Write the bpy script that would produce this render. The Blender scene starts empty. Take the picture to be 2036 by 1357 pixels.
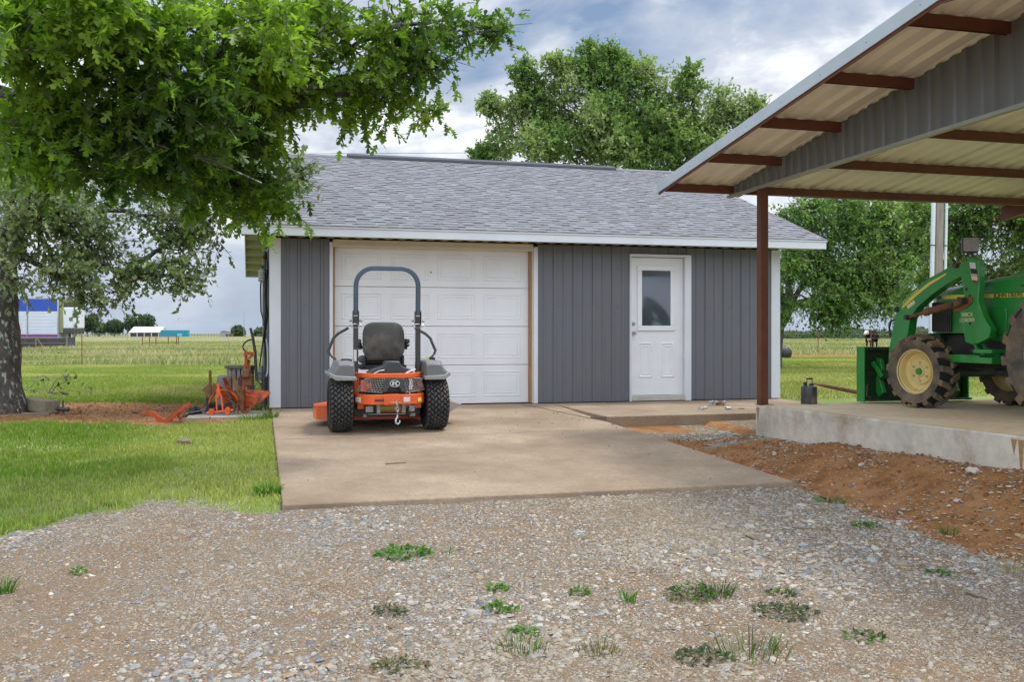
import bpy, bmesh, math, random
import numpy as np
from mathutils import Vector, Matrix
R = math.radians
random.seed(7); RNG = np.random.default_rng(11)
S = bpy.context.scene; COL = S.collection

# ------------------------------------------------------------ camera, sky, sun, exposure
F = 1900.0; CX = 1018.0; HZ = 663.0; CAMZ = 1.03
cd = bpy.data.cameras.new('camera'); cam = bpy.data.objects.new('camera', cd); COL.objects.link(cam)
cam.location = (0, 0, CAMZ); cam.rotation_euler = (R(90), 0, 0)
cd.sensor_width = 36; cd.lens = F/2036*36; cd.shift_y = -(678.5-HZ)/2036
cd.clip_start = 0.05; cd.clip_end = 6000
S.camera = cam
S.view_settings.view_transform = 'Standard'; S.view_settings.look = 'None'
S.view_settings.exposure = 0.24; S.view_settings.gamma = 1
S.cycles.use_denoising = True
S.cycles.max_bounces = 8; S.cycles.diffuse_bounces = 4; S.cycles.transparent_max_bounces = 8
SUN = Vector((0.40, 0.12, 1.0)).normalized()
sl = bpy.data.lights.new('sun', 'SUN'); so = bpy.data.objects.new('sun', sl); COL.objects.link(so)
sl.energy = 2.0; sl.angle = R(9); sl.color = (1, .955, .88)
so.rotation_euler = SUN.to_track_quat('Z', 'Y').to_euler()
W = bpy.data.worlds.new('World'); S.world = W; W.use_nodes = True
wn = W.node_tree; bg = wn.nodes['Background']
sky = wn.nodes.new('ShaderNodeTexSky'); sky.sky_type = 'NISHITA'; sky.sun_disc = False
sky.sun_elevation = math.asin(SUN.z); sky.sun_rotation = math.atan2(SUN.x, SUN.y)
sky.dust_density = 1.5; sky.air_density = 1.0
def wnode(t, **k):
    n = wn.nodes.new(t)
    for a, b in k.items(): setattr(n, a, b)
    return n
tc = wnode('ShaderNodeTexCoord'); mp = wnode('ShaderNodeMapping'); mp.inputs['Scale'].default_value = (1, 1, 2.2)
mp.inputs['Location'].default_value = (3.15, .3, 1.1)
wn.links.new(tc.outputs['Generated'], mp.inputs['Vector'])
def wnoise(scale, detail, rough, dist=0.):
    n = wnode('ShaderNodeTexNoise'); n.inputs['Scale'].default_value = scale; n.inputs['Detail'].default_value = detail
    n.inputs['Roughness'].default_value = rough; n.inputs['Distortion'].default_value = dist
    wn.links.new(mp.outputs['Vector'], n.inputs['Vector']); return n
def wramp(src, stops):
    r = wnode('ShaderNodeValToRGB'); e = r.color_ramp.elements
    while len(e) < len(stops): e.new(.5)
    for q, (p, c) in zip(e, stops): q.position = p; q.color = (*c, 1)
    wn.links.new(src, r.inputs['Fac']); return r
n1 = wnoise(3.4, 9, .56, .25); n2 = wnoise(7.5, 8, .6, .3)
cover = wramp(n1.outputs['Fac'], [(.36, (0,)*3), (.47, (.8,)*3), (.6, (1,)*3)])
ccol = wramp(n2.outputs['Fac'], [(.34, (4.1, 4.8, 6.1)), (.48, (5.5, 6.05, 7.0)), (.62, (9.0, 9.2, 9.5))])
mx = wnode('ShaderNodeMix', data_type='RGBA')
wn.links.new(cover.outputs['Color'], mx.inputs[0]); wn.links.new(sky.outputs['Color'], mx.inputs[6]); wn.links.new(ccol.outputs['Color'], mx.inputs[7])
# towards the horizon the cloud sheet turns into an even blue-grey
sx = wnode('ShaderNodeSeparateXYZ'); wn.links.new(tc.outputs['Generated'], sx.inputs[0])
hr = wramp(sx.outputs['Z'], [(.0, (1,)*3), (.04, (.8,)*3), (.14, (0,)*3)])
mx2 = wnode('ShaderNodeMix', data_type='RGBA'); mx2.inputs[7].default_value = (3.7, 4.5, 5.8, 1)
hm = wnode('ShaderNodeMath', operation='MULTIPLY'); hm.inputs[1].default_value = .8
wn.links.new(hr.outputs['Color'], hm.inputs[0])
wn.links.new(hm.outputs[0], mx2.inputs[0]); wn.links.new(mx.outputs[2], mx2.inputs[6])
# unseen sky overhead and behind the camera brightened, added as fill for the fronts
br = wnode('ShaderNodeMapRange'); br.interpolation_type = 'SMOOTHSTEP'; br.inputs[1].default_value = .36; br.inputs[2].default_value = .75; br.inputs[3].default_value = 1.; br.inputs[4].default_value = 2.1; wn.links.new(sx.outputs['Z'], br.inputs[0])
bk = wnode('ShaderNodeMapRange'); bk.interpolation_type = 'SMOOTHSTEP'; bk.inputs[1].default_value = .1; bk.inputs[2].default_value = -.5; bk.inputs[3].default_value = 0.; bk.inputs[4].default_value = 1.3; wn.links.new(sx.outputs['Y'], bk.inputs[0])
ba = wnode('ShaderNodeMath', operation='ADD'); wn.links.new(br.outputs[0], ba.inputs[0]); wn.links.new(bk.outputs[0], ba.inputs[1])
bv = wnode('ShaderNodeVectorMath', operation='SCALE'); wn.links.new(mx2.outputs[2], bv.inputs[0]); wn.links.new(ba.outputs[0], bv.inputs['Scale'])
wn.links.new(bv.outputs[0], bg.inputs['Color']); bg.inputs['Strength'].default_value = .1

# ------------------------------------------------------------ pixel helpers (photo pixels -> world)
TH = R(15); U = Vector((math.cos(TH), math.sin(TH), 0)); V = Vector((-math.sin(TH), math.cos(TH), 0))
def at(x, y, Y): return Vector(((x-CX)/F*Y, Y, CAMZ-(y-HZ)/F*Y))
P0 = Vector((-1.15, 13.57, 0))
def onplane(x, org, d):                          # t and depth where pixel column x meets the plane org + d*V
    k = (x-CX)/F; o = org+V*d
    t = (k*o.y-o.x)/(U.x-k*U.y); return t, o.y+U.y*t
def gt(x, d=0.): return onplane(x, P0, d)[0]
def gz(x, y, d=0.): return CAMZ-(y-HZ)/F*onplane(x, P0, d)[1]
CA = Vector((2.76, 10.84, 0))                    # carport slab corner

# ------------------------------------------------------------ numpy value noise
def _h(ix, iy, s):
    n = (ix*374761393 + iy*668265263 + s*1442695041) & 0xffffffff
    n = ((n ^ (n >> 13))*1274126177) & 0xffffffff
    return ((n ^ (n >> 16)) & 0xffff)/65535.0
def vnoise(x, y, s=0):
    x = np.asarray(x, float); y = np.asarray(y, float)
    ix = np.floor(x).astype(np.int64); iy = np.floor(y).astype(np.int64); fx = x-ix; fy = y-iy
    fx = fx*fx*(3-2*fx); fy = fy*fy*(3-2*fy)
    a = _h(ix, iy, s); b = _h(ix+1, iy, s); c = _h(ix, iy+1, s); d = _h(ix+1, iy+1, s)
    return (a*(1-fx)+b*fx)*(1-fy)+(c*(1-fx)+d*fx)*fy
def fbm(x, y, s=0, o=4):
    v = 0; a = .5; n = 0
    for k in range(o): v = v+a*vnoise(x*2**k, y*2**k, s+k); n += a; a *= .5
    return v/n
def sst(a, b, x): t = np.clip((np.asarray(x, float)-a)/(b-a), 0, 1); return t*t*(3-2*t)

# ------------------------------------------------------------ materials
def pm(name, c, rough=.6, metal=0., var=.12, scale=6., bump=.0, bscale=80., c2=None, amt=.35, c2scale=3., soft=.08, spec=.5, stretch=None, coat=0., grime=0.):
    m = bpy.data.materials.new(name); m.use_nodes = True; t = m.node_tree; b = t.nodes['Principled BSDF']
    N = t.nodes.new; L = t.links.new
    co = N('ShaderNodeTexCoord'); src = co.outputs['Object']
    if stretch:
        mm = N('ShaderNodeMapping'); mm.inputs['Scale'].default_value = stretch; L(src, mm.inputs['Vector']); src = mm.outputs['Vector']
    def noise(s, d=5, r=.6):
        n = N('ShaderNodeTexNoise'); n.inputs['Scale'].default_value = s; n.inputs['Detail'].default_value = d; n.inputs['Roughness'].default_value = r
        L(src, n.inputs['Vector']); return n.outputs['Fac']
    def mix(f, a, bb):
        q = N('ShaderNodeMix'); q.data_type = 'RGBA'; L(f, q.inputs[0])
        for v, i in ((a, 6), (bb, 7)):
            if isinstance(v, tuple): q.inputs[i].default_value = (*v[:3], 1)
            else: L(v, q.inputs[i])
        return q.outputs[2]
    lo = tuple(max(0, v*(1-var)) for v in c); hi = tuple(min(1, v*(1+var)) for v in c)
    mr = N('ShaderNodeMapRange'); mr.inputs[1].default_value = .3; mr.inputs[2].default_value = .7; L(noise(scale), mr.inputs[0])
    col = mix(mr.outputs[0], lo, hi)
    if c2:
        r = N('ShaderNodeMapRange'); r.inputs[1].default_value = 1-amt-soft; r.inputs[2].default_value = 1-amt+soft; L(noise(c2scale, 8, .65), r.inputs[0])
        col = mix(r.outputs[0], col, tuple(c2))
    if grime:
        r = N('ShaderNodeMapRange'); r.inputs[1].default_value = .4; r.inputs[2].default_value = .75; r.inputs[4].default_value = grime; L(noise(1.3, 8, .7), r.inputs[0])
        col = mix(r.outputs[0], col, (.16, .12, .085))
    L(col, b.inputs['Base Color'])
    b.inputs['Metallic'].default_value = metal; b.inputs['Specular IOR Level'].default_value = spec
    rr = N('ShaderNodeMapRange'); rr.inputs[3].default_value = max(0, rough-.09); rr.inputs[4].default_value = min(1, rough+.09); L(noise(scale*2.3), rr.inputs[0]); L(rr.outputs[0], b.inputs['Roughness'])
    if coat: b.inputs['Coat Weight'].default_value = coat
    if bump:
        bn = N('ShaderNodeBump'); bn.inputs['Strength'].default_value = min(1, bump); bn.inputs['Distance'].default_value = .01; L(noise(bscale, 4), bn.inputs['Height']); L(bn.outputs[0], b.inputs['Normal'])
    return m
def attr_mat(name, rough=.9, bump=0., bscale=200., mul=1., var=.15, scale=30., translucent=0., back=None, spec=.3):
    """base colour from the mesh's own colour attribute 'col' (one colour per stone, leaf or shingle)"""
    m = bpy.data.materials.new(name); m.use_nodes = True; t = m.node_tree; b = t.nodes['Principled BSDF']; N = t.nodes.new; L = t.links.new
    a = N('ShaderNodeAttribute'); a.attribute_name = 'col'
    co = N('ShaderNodeTexCoord'); n = N('ShaderNodeTexNoise'); n.inputs['Scale'].default_value = scale; n.inputs['Detail'].default_value = 5; L(co.outputs['Object'], n.inputs['Vector'])
    mr = N('ShaderNodeMapRange'); mr.inputs[1].default_value = .3; mr.inputs[2].default_value = .7; mr.inputs[3].default_value = mul*(1-var); mr.inputs[4].default_value = mul*(1+var); L(n.outputs['Fac'], mr.inputs[0])
    vm = N('ShaderNodeVectorMath'); vm.operation = 'SCALE'; L(a.outputs['Color'], vm.inputs[0]); L(mr.outputs[0], vm.inputs['Scale'])
    col = vm.outputs[0]
    if back:
        g = N('ShaderNodeNewGeometry'); q = N('ShaderNodeMix'); q.data_type = 'RGBA'; q.blend_type = 'MIX'
        k = N('ShaderNodeMath'); k.operation = 'MULTIPLY'; k.inputs[1].default_value = back[3]; L(g.outputs['Backfacing'], k.inputs[0]); L(k.outputs[0], q.inputs[0])
        L(col, q.inputs[6]); q.inputs[7].default_value = (*back[:3], 1); col = q.outputs[2]
    L(col, b.inputs['Base Color']); b.inputs['Roughness'].default_value = rough; b.inputs['Specular IOR Level'].default_value = spec
    if bump:
        n2 = N('ShaderNodeTexNoise'); n2.inputs['Scale'].default_value = bscale; L(co.outputs['Object'], n2.inputs['Vector'])
        bn = N('ShaderNodeBump'); bn.inputs['Strength'].default_value = bump; bn.inputs['Distance'].default_value = .005; L(n2.outputs['Fac'], bn.inputs['Height']); L(bn.outputs[0], b.inputs['Normal'])
    if translucent:
        tr = N('ShaderNodeBsdfTranslucent'); sc = N('ShaderNodeVectorMath'); sc.operation = 'MULTIPLY'; L(col, sc.inputs[0]); sc.inputs[1].default_value = (1.5, 1.7, .7); L(sc.outputs[0], tr.inputs['Color'])
        ms = N('ShaderNodeMixShader'); ms.inputs[0].default_value = translucent; L(b.outputs[0], ms.inputs[1]); L(tr.outputs[0], ms.inputs[2]); L(ms.outputs[0], t.nodes['Material Output'].inputs['Surface'])
    return m

M = {}
M['siding'] = pm('grey_metal_siding', (.136, .142, .158), .42, 0, .05, 2, grime=.22)
M['white_trim'] = pm('white_metal_trim', (.66, .68, .71), .4, 0, .04, 2, grime=.1)
M['cream'] = pm('cream_painted_wood', (.64, .58, .46), .55, 0, .06, 4, .1, 40, (.3, .2, .12), .22, 5)
M['white_door'] = pm('white_enamel_door', (.77, .775, .78), .42, 0, .03, 2, grime=.12)
M['jambwood'] = pm('bare_jamb_wood', (.36, .2, .1), .7, 0, .2, 8, .2, 60, stretch=(6, 6, .8))
M['soffit'] = pm('tan_metal_soffit', (.42, .37, .26), .5, 0, .06, 4)
M['galv'] = pm('galvanised_sheet', (.50, .56, .60), .42, .35, .08, 3)
M['roofpanel'] = pm('pale_roof_sheet_underside', (.86, .82, .72), .48, .15, .06, 2, c2=(.78, .75, .62), amt=.4, c2scale=1.2, soft=.2)
M['redsteel'] = pm('red_oxide_steel', (.135, .042, .022), .6, 0, .2, 5, .15, 60, (.1, .04, .025), .35, 3)
M['tanpanel'] = pm('taupe_metal_gable_sheet', (.165, .17, .17), .45, .1, .08, 2)
M['ridge'] = pm('dark_ridge_cap', (.06, .065, .075), .85, 0, .15, 20, .4, 150)
M['shingle'] = attr_mat('asphalt_shingles', .95, .5, 350, 1., .18, 60)
M['glass'] = pm('window_glass', (.05, .06, .07), .06, 0, .0, 1, spec=.9, coat=.6)
M['blind'] = pm('white_blind_slats', (.42, .43, .44), .6)
M['steel'] = pm('bright_steel', (.55, .55, .54), .3, .9, .1, 20)
M['conc'] = pm('driveway_concrete', (.385, .295, .205), .85, 0, .22, 34, .3, 120, (.24, .175, .115), .48, .8, .14, .25, grime=.6)
M['slab'] = pm('pale_slab_concrete', (.60, .55, .46), .85, 0, .14, 9, .5, 30, (.36, .29, .2), .40, 2.0, .1, .25, grime=.35)
M['slabtop'] = pm('dusty_slab_top', (.62, .475, .31), .9, 0, .12, 12, .15, 90, (.68, .58, .43), .42, .8, .1, .1)
M['padconc'] = pm('weathered_pad_concrete', (.30, .27, .23), .9, 0, .2, 4, .3, 60)
M['orange'] = pm('mower_orange_paint', (.84, .115, .01), .4, 0, .08, 6, coat=.2, grime=.28)
M['plow'] = pm('worn_orange_paint', (.52, .08, .010), .62, 0, .35, 9, .2, 60, (.13, .042, .016), .48, 8, .07)
M['rust'] = pm('brown_rust', (.17, .075, .035), .85, 0, .35, 14, .3, 80, (.28, .13, .05), .4, 9)
M['black'] = pm('black_plastic', (.025, .025, .028), .5, 0, .2, 8, c2=(.07, .065, .055), amt=.3, c2scale=4, soft=.15)
M['dkgrey'] = pm('charcoal_steel', (.05, .048, .046), .45, .2, .15, 8, grime=.2)
M['ropsblue'] = pm('worn_blue_grey_roll_bar', (.085, .115, .16), .38, .35, .12, 6, c2=(.22, .25, .29), amt=.28, c2scale=12)
M['fender'] = pm('grey_plastic_fender', (.16, .165, .17), .5, 0, .1, 5, grime=.35)
M['vinyl'] = pm('dusty_seat_vinyl', (.055, .05, .045), .6, 0, .18, 5, c2=(.16, .135, .1), amt=.36, c2scale=5, soft=.15)
M['tyre'] = pm('black_rubber', (.03, .03, .03), .75, 0, .25, 10, c2=(.13, .095, .055), amt=.38, c2scale=6, soft=.1)
M['tyred'] = pm('dusty_rubber', (.07, .062, .053), .8, 0, .2, 8, c2=(.2, .145, .09), amt=.48, c2scale=5, soft=.12)
M['lug'] = pm('worn_tread_lug', (.13, .1, .072), .85, 0, .25, 10, c2=(.23, .155, .085), amt=.5, c2scale=6, soft=.1)
M['green'] = pm('tractor_green_paint', (.018, .26, .04), .35, 0, .08, 4, coat=.35, grime=.1)
M['greend'] = pm('shaded_dirty_green_steel', (.016, .045, .014), .55, 0, .2, 7, c2=(.09, .055, .03), amt=.36, c2scale=6)  # recess shade put into the green; the brown patches are rust
M['yellow'] = pm('yellow_decal', (.78, .66, .11), .5, 0, .05, 5)
M['rim'] = pm('cream_yellow_rim', (.68, .52, .20), .5, 0, .08, 5, c2=(.33, .2, .09), amt=.3, c2scale=6)
M['text'] = pm('dark_lettering', (.03, .035, .02), .6)
M['ivory'] = pm('pale_lettering', (.72, .66, .38), .6)
M['label'] = pm('white_sticker', (.66, .65, .62), .5, 0, .05, 8)
M['muffler'] = pm('tan_metal', (.32, .2, .07), .5, .3, .2, 10)
M['deckred'] = pm('dark_red_underside', (.10, .015, .01), .7, 0, .3, 8)
M['greyw'] = pm('weathered_grey_wood', (.22, .2, .18), .9, 0, .3, 4, .4, 30, stretch=(1, 12, 12))
M['oldwood'] = pm('weathered_timber', (.2, .165, .105), .9, 0, .3, 5, .4, 40, stretch=(1, 9, 9))
M['polewood'] = pm('utility_pole_wood', (.27, .22, .18), .9, 0, .28, 6, .5, 30, stretch=(7, 7, .35))
M['pvc'] = pm('white_conduit', (.62, .65, .68), .45, 0, .06, 4)
M['greymetal'] = pm('grey_galvanised_pipe', (.28, .28, .27), .5, .3, .2, 9)
M['cable'] = pm('black_cable', (.03, .03, .035), .6)
M['wire'] = pm('old_fence_wire', (.2, .17, .14), .7, .2)
M['bark'] = pm('dark_oak_bark', (.068, .06, .05), .95, 0, .5, 14, 1., 26, (.33, .35, .31), .42, 17, .03, stretch=(1, 1, .55))
M['bark2'] = pm('grey_brown_bark', (.13, .105, .085), .95, 0, .3, 8, .6, 30, stretch=(1, 1, .4))
M['tealbox'] = pm('teal_container_paint', (.02, .26, .36), .5, 0, .06, 1)
M['whiteroof'] = pm('pale_barn_roof', (.55, .52, .48), .6, 0, .12, .6)
M['darkopen'] = pm('gap_shade_and_backing', (.05, .06, .09), .9)  # dark fill; shade inside openings is put into this colour
M['trailer'] = pm('pale_trailer_sheet', (.55, .58, .62), .45, .1, .05, .6)
M['tblue'] = pm('blue_trailer_paint', (.012, .06, .40), .45)
M['tred'] = pm('red_stripe', (.45, .05, .06), .5)
M['stone'] = pm('grey_stone', (.27, .28, .30), .9, 0, .2, 12, .4, 60)
M['cow'] = None

# ------------------------------------------------------------ mesh builder
class MB:
    def __init__(s): s.v = []; s.f = []
    def add(s, vs, fs):
        o = len(s.v); s.v += [tuple(p) for p in vs]; s.f += [tuple(i+o for i in f) for f in fs]; return s
    def box(s, lo, hi, mat=None):
        x0, y0, z0 = lo; x1, y1, z1 = hi
        vs = [(x0, y0, z0), (x1, y0, z0), (x1, y1, z0), (x0, y1, z0), (x0, y0, z1), (x1, y0, z1), (x1, y1, z1), (x0, y1, z1)]
        if mat is not None: vs = [mat @ Vector(p) for p in vs]
        return s.add(vs, [(3, 2, 1, 0), (4, 5, 6, 7), (0, 1, 5, 4), (1, 2, 6, 5), (2, 3, 7, 6), (3, 0, 4, 7)])
    def cbox(s, c, d, rot=None):
        m = Matrix.Translation(c)
        if rot is not None: m = m @ rot
        return s.box([-a/2 for a in d], [a/2 for a in d], m)
    def beam(s, a, b, w, h, up=(0, 0, 1)):
        a = Vector(a); b = Vector(b); y = (b-a); ln = y.length; y.normalize(); x = y.cross(Vector(up))
        if x.length < 1e-4: x = y.cross(Vector((1, 0, 0)))
        x.normalize(); z = x.cross(y)
        m = Matrix((x, y, z)).transposed().to_4x4(); m.translation = a
        return s.box((-w/2, 0, -h/2), (w/2, ln, h/2), m)
    def tube(s, pts, r, n=8, cap=True, sq=1.):
        pts = [Vector(p) for p in pts]; k = len(pts); rs = r if isinstance(r, (list, tuple)) else [r]*k
        rings = []; pr = None
        for i, p in enumerate(pts):
            t = (pts[min(i+1, k-1)]-pts[max(i-1, 0)]).normalized()
            if pr is None:
                a = t.cross(Vector((0, 0, 1)))
                if a.length < .1: a = t.cross(Vector((0, 1, 0)))
            else: a = pr-t*pr.dot(t)
            a.normalize(); pr = a; b = t.cross(a)
            rings.append([p+(a*math.cos(2*math.pi*j/n)+b*math.sin(2*math.pi*j/n)*sq)*rs[i] for j in range(n)])
        vs = [q for g in rings for q in g]
        fs = [(i*n+j, i*n+(j+1) % n, (i+1)*n+(j+1) % n, (i+1)*n+j) for i in range(k-1) for j in range(n)]
        if cap: fs += [tuple(range(n))[::-1], tuple((k-1)*n+j for j in range(n))]
        return s.add(vs, fs)
    def cyl(s, a, b, r, r2=None, n=20): return s.tube([a, b], [r, r if r2 is None else r2], n)
    def lathe(s, prof, n=32, m=None, close=False, cap=True):
        k = len(prof); vs = []
        for r, h in prof:
            for j in range(n):
                a = 2*math.pi*j/n; p = Vector((r*math.cos(a), r*math.sin(a), h)); vs.append(m @ p if m is not None else p)
        fs = [(i*n+j, i*n+(j+1) % n, (i+1)*n+(j+1) % n, (i+1)*n+j) for i in range(k-1) for j in range(n)]
        if close: fs += [((k-1)*n+j, (k-1)*n+(j+1) % n, (j+1) % n, j) for j in range(n)]
        elif cap: fs += [tuple(range(n))[::-1], tuple((k-1)*n+j for j in range(n))]
        return s.add(vs, fs)
    def prism(s, poly, off):
        """poly: 3d points of a planar outline; off: extrusion vector"""
        k = len(poly); off = Vector(off); vs = [Vector(p) for p in poly]; vs += [p+off for p in vs]
        return s.add(vs, [tuple(range(k))[::-1], tuple(range(k, 2*k))]+[(i, (i+1) % k, k+(i+1) % k, k+i) for i in range(k)])
    def ball(s, c, r, n=14, k=9):
        rx, ry, rz = r if isinstance(r, (list, tuple)) else (r, r, r); c = Vector(c); vs = []
        for i in range(k+1):
            a = math.pi*i/k
            for j in range(n):
                b = 2*math.pi*j/n; vs.append(c+Vector((rx*math.sin(a)*math.cos(b), ry*math.sin(a)*math.sin(b), rz*math.cos(a))))
        return s.add(vs, [(i*n+j, (i+1)*n+j, (i+1)*n+(j+1) % n, i*n+(j+1) % n) for i in range(k) for j in range(n)])
    def sheet(s, prof, a, b):
        """prof: list of (p,q) section points; a(p,q) and b(p,q) give the two ends"""
        k = len(prof); vs = [a(*q) for q in prof]+[b(*q) for q in prof]
        return s.add(vs, [(i, i+1, k+i+1, k+i) for i in range(k-1)])
    def build(s, name, m, parent=None, loc=None, bevel=0., smooth=True, ang=35, label=None, solid=0.):
        me = bpy.data.meshes.new(name); me.from_pydata([tuple(p) for p in s.v], [], s.f); me.update()
        bm = bmesh.new(); bm.from_mesh(me); bmesh.ops.remove_doubles(bm, verts=bm.verts, dist=1e-5); bmesh.ops.recalc_face_normals(bm, faces=bm.faces); bm.to_mesh(me); bm.free()
        if smooth:
            me.shade_smooth(); me.set_sharp_from_angle(angle=R(ang))
        me.materials.append(m if not isinstance(m, str) else M[m])
        o = bpy.data.objects.new(name, me); COL.objects.link(o)
        if parent is not None: o.parent = parent
        if loc is not None: o.location = loc
        if solid:
            d = o.modifiers.new('solid', 'SOLIDIFY'); d.thickness = solid; d.offset = 0
        if bevel:
            d = o.modifiers.new('bevel', 'BEVEL'); d.width = bevel; d.segments = 2; d.limit_method = 'ANGLE'; d.angle_limit = R(40)
        if label: o['label'] = label
        return o
def tag(o, label, cat, group=None):
    o['label'] = label; o['category'] = cat
    if group: o['group'] = group
    return o
def thing(name, label, cat, loc=(0, 0, 0), rz=0., group=None):
    o = bpy.data.objects.new(name, None); COL.objects.link(o); o.location = loc; o.rotation_euler = (0, 0, rz); o.empty_display_size = .2
    return tag(o, label, cat, group)
def copy_tree(o, parent=None):
    kids = list(o.children); c = o.copy(); COL.objects.link(c)
    if parent is not None: c.parent = parent
    for k in kids: copy_tree(k, c)
    return c
def text(body, size, m, parent, name, mat, ext=.0012):
    cu = bpy.data.curves.new(name, 'FONT'); cu.body = body; cu.size = size; cu.extrude = ext; cu.align_x = 'CENTER'; cu.align_y = 'CENTER'
    tmp = bpy.data.objects.new(name+'_src', cu); COL.objects.link(tmp)
    dg = bpy.context.evaluated_depsgraph_get(); me = bpy.data.meshes.new_from_object(tmp.evaluated_get(dg))
    bpy.data.objects.remove(tmp); me.materials.clear(); me.materials.append(M[mat]); me.transform(m)
    o = bpy.data.objects.new(name, me); COL.objects.link(o); o.parent = parent; o['label'] = 'lettering reading '+body.replace('\n', ' '); return o
def basis(o, x, y):
    x = Vector(x).normalized(); y = Vector(y).normalized(); m = Matrix((x, y, x.cross(y))).transposed().to_4x4(); m.translation = Vector(o); return m
def soup(name, verts, tris, mat, cols=None, parent=None, smooth=False, quads=None):
    """big triangle mesh straight from numpy arrays; cols: one rgb per vertex"""
    me = bpy.data.meshes.new(name); verts = np.asarray(verts, np.float32).reshape(-1, 3); tris = np.asarray(tris, np.int32)
    k = tris.shape[1]; me.vertices.add(len(verts)); me.vertices.foreach_set('co', verts.ravel())
    me.loops.add(tris.size); me.loops.foreach_set('vertex_index', tris.ravel())
    me.polygons.add(len(tris)); me.polygons.foreach_set('loop_start', np.arange(0, tris.size, k, dtype=np.int32))
    if smooth: me.polygons.foreach_set('use_smooth', np.ones(len(tris), bool))
    if cols is not None:
        a = me.color_attributes.new('col', 'FLOAT_COLOR', 'POINT'); c = np.ones((len(verts), 4), np.float32); c[:, :3] = cols; a.data.foreach_set('color', c.ravel())
    me.update(calc_edges=True); me.validate(); me.materials.append(mat)
    o = bpy.data.objects.new(name, me); COL.objects.link(o)
    if parent is not None: o.parent = parent
    return o
# ------------------------------------------------------------ terrain
c15, s15 = math.cos(TH), math.sin(TH)
def td(x, y): return (x-P0.x)*c15+(y-P0.y)*s15, -(x-P0.x)*s15+(y-P0.y)*c15          # garage t, d
def cc(x, y): return (x-CA.x)*c15+(y-CA.y)*s15, -(x-CA.x)*s15+(y-CA.y)*c15          # carport x, y
def slab_z(cy): return .22-.0125*np.minimum(cy, 0)
def ground_z(x, y):
    x = np.asarray(x, float); y = np.asarray(y, float); t, d = td(x, y); a, b = cc(x, y)
    z = -.035+.03*np.clip(d, -11, 0)
    left = 1-sst(-2, 6, x); z = z-.32*left*sst(1, 26, y-12)+.0*x
    z = z-4.5*sst(.02, .2, x/np.maximum(y, 1))*sst(170, 480, y)
    zf = -.085-.025*np.minimum(b, 0); w = (1-sst(.12, 1.0, -a))*(1-sst(-.15, .35, b))
    w = w*sst(-13, -9, b)
    z = z*(1-w)+np.maximum(z, zf)*w
    # a low terrace under the lawn right of the bank
    rgh = fbm(x*1.7, y*1.7, 3)-.5; fine = fbm(x*9, y*9, 9)-.5
    near = 1-sst(14, 30, y)
    z = z+near*(.018*rgh+.012*fine)+w*(.05*(fbm(x*4, y*4, 21)-.5)+.02*fine)*(a < -.02)
    # pocket by the walkway and a shallow ditch at the foot of the bank
    foot = np.exp(-((a+1.0)/.16)**2)*(1-sst(-1.5, -.4, b)); z = z-.035*foot
    pk = sst(1.85, 2.0, t)*sst(-5.4, -4.6, d)*(1-sst(-2.2, -2.0, d))*(a < .1); z = z-.045*pk
    under = sst(-2.6, -2.5, t)*(1-sst(5.9, 6.0, t))*sst(-.1, .02, d)*(1-sst(9.3, 9.5, d)); z = z-.1*under
    mud = np.exp(-((y-13.3)/1.6)**2)*(1-sst(-3.6, -2.8, x)); z = z+mud*(.05*(fbm(x*2.2, y*5, 31)-.5)-.02)
    return z
def lerp_pts(v, pts):
    p = np.array(pts); return np.interp(v, p[:, 0], p[:, 1])
def zones(x, y):
    x = np.asarray(x, float); y = np.asarray(y, float); t, d = td(x, y); a, b = cc(x, y)
    j = (fbm(x*1.3, y*1.3, 40)-.5)*.7; j2 = (fbm(x*5, y*5, 44)-.5)*.35
    gl = lerp_pts(x, [(-30, 4.8), (-3.6, 5.2), (-3.2, 5.7), (-2.95, 6.6), (-2.6, 6.95), (-1.65, 6.85), (-1.3, 7.1), (20, 7.1)])   # lawn starts beyond this
    lawn = sst(-.3, .3, y-gl+j*.8+j2*2.2)*(x < 2.2)
    gr = lerp_pts(y, [(-40, 3.6), (2, 3.4), (4.2, 3.12), (5.44, 2.9), (6.1, 2.66), (7.8, 2.3), (8.4, 2.15), (30, 2.1)])
    bank = sst(-.05, .07, x-gr+j2*.25)*(b < 1.6)*(a < 2.5)
    grav = 1-lawn
    pocket = (t > 1.7)*(d > -5.2)*(d < -2)*(a < .1)
    pg = sst(-.1, .1, fbm(x*1.6+3, y*1.6, 50)-.47)
    bank = np.where(pocket, 1-pg*(d > -4.2), bank)
    lawn = np.where((t > -2.2) & (d < -.5) & (a < .3), 0, lawn); pocket = pocket & (t < 5.4)
    right = ((a > .0)*(b > .0)*(t > 5.5)) | ((t > 5.5)*(d > -2.5))
    lawn = np.where(right, 1, lawn); lawn = np.where((d > -1)*(t > -2.6), 1, lawn)
    lawn = np.where((a > .3) & (b < .3), 1, lawn)
    bank = np.where((a > .3), 0, bank)*(1-lawn*(a < -.3)*0)
    mud = sst(-.1, .12, 1-np.abs(y-13.15+j)/2.1-.25+j2)*(1-sst(-3.5, -3.0, x-.5*(y > 12.8)))*(x < -2.6)
    strip = sst(-.1, .2, 1-np.abs(y-44.2+j)/2.6-.2)*(x > 3)
    past = sst(-.5, .8, y-lerp_pts(x, [(-60, 41), (2, 41.3), (6, 46), (80, 47)])+j*2)
    dirt = np.maximum(np.maximum(bank*(1-lawn*(a < .3)*(b < .0)), mud), strip)
    dirt = np.where(right & (y < 40), 0, dirt)
    lawn = lawn*(1-dirt)*(1-past); grav = np.clip(1-lawn-dirt-past, 0, 1); past = past*(1-strip)
    return grav, lawn, dirt, past
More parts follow.
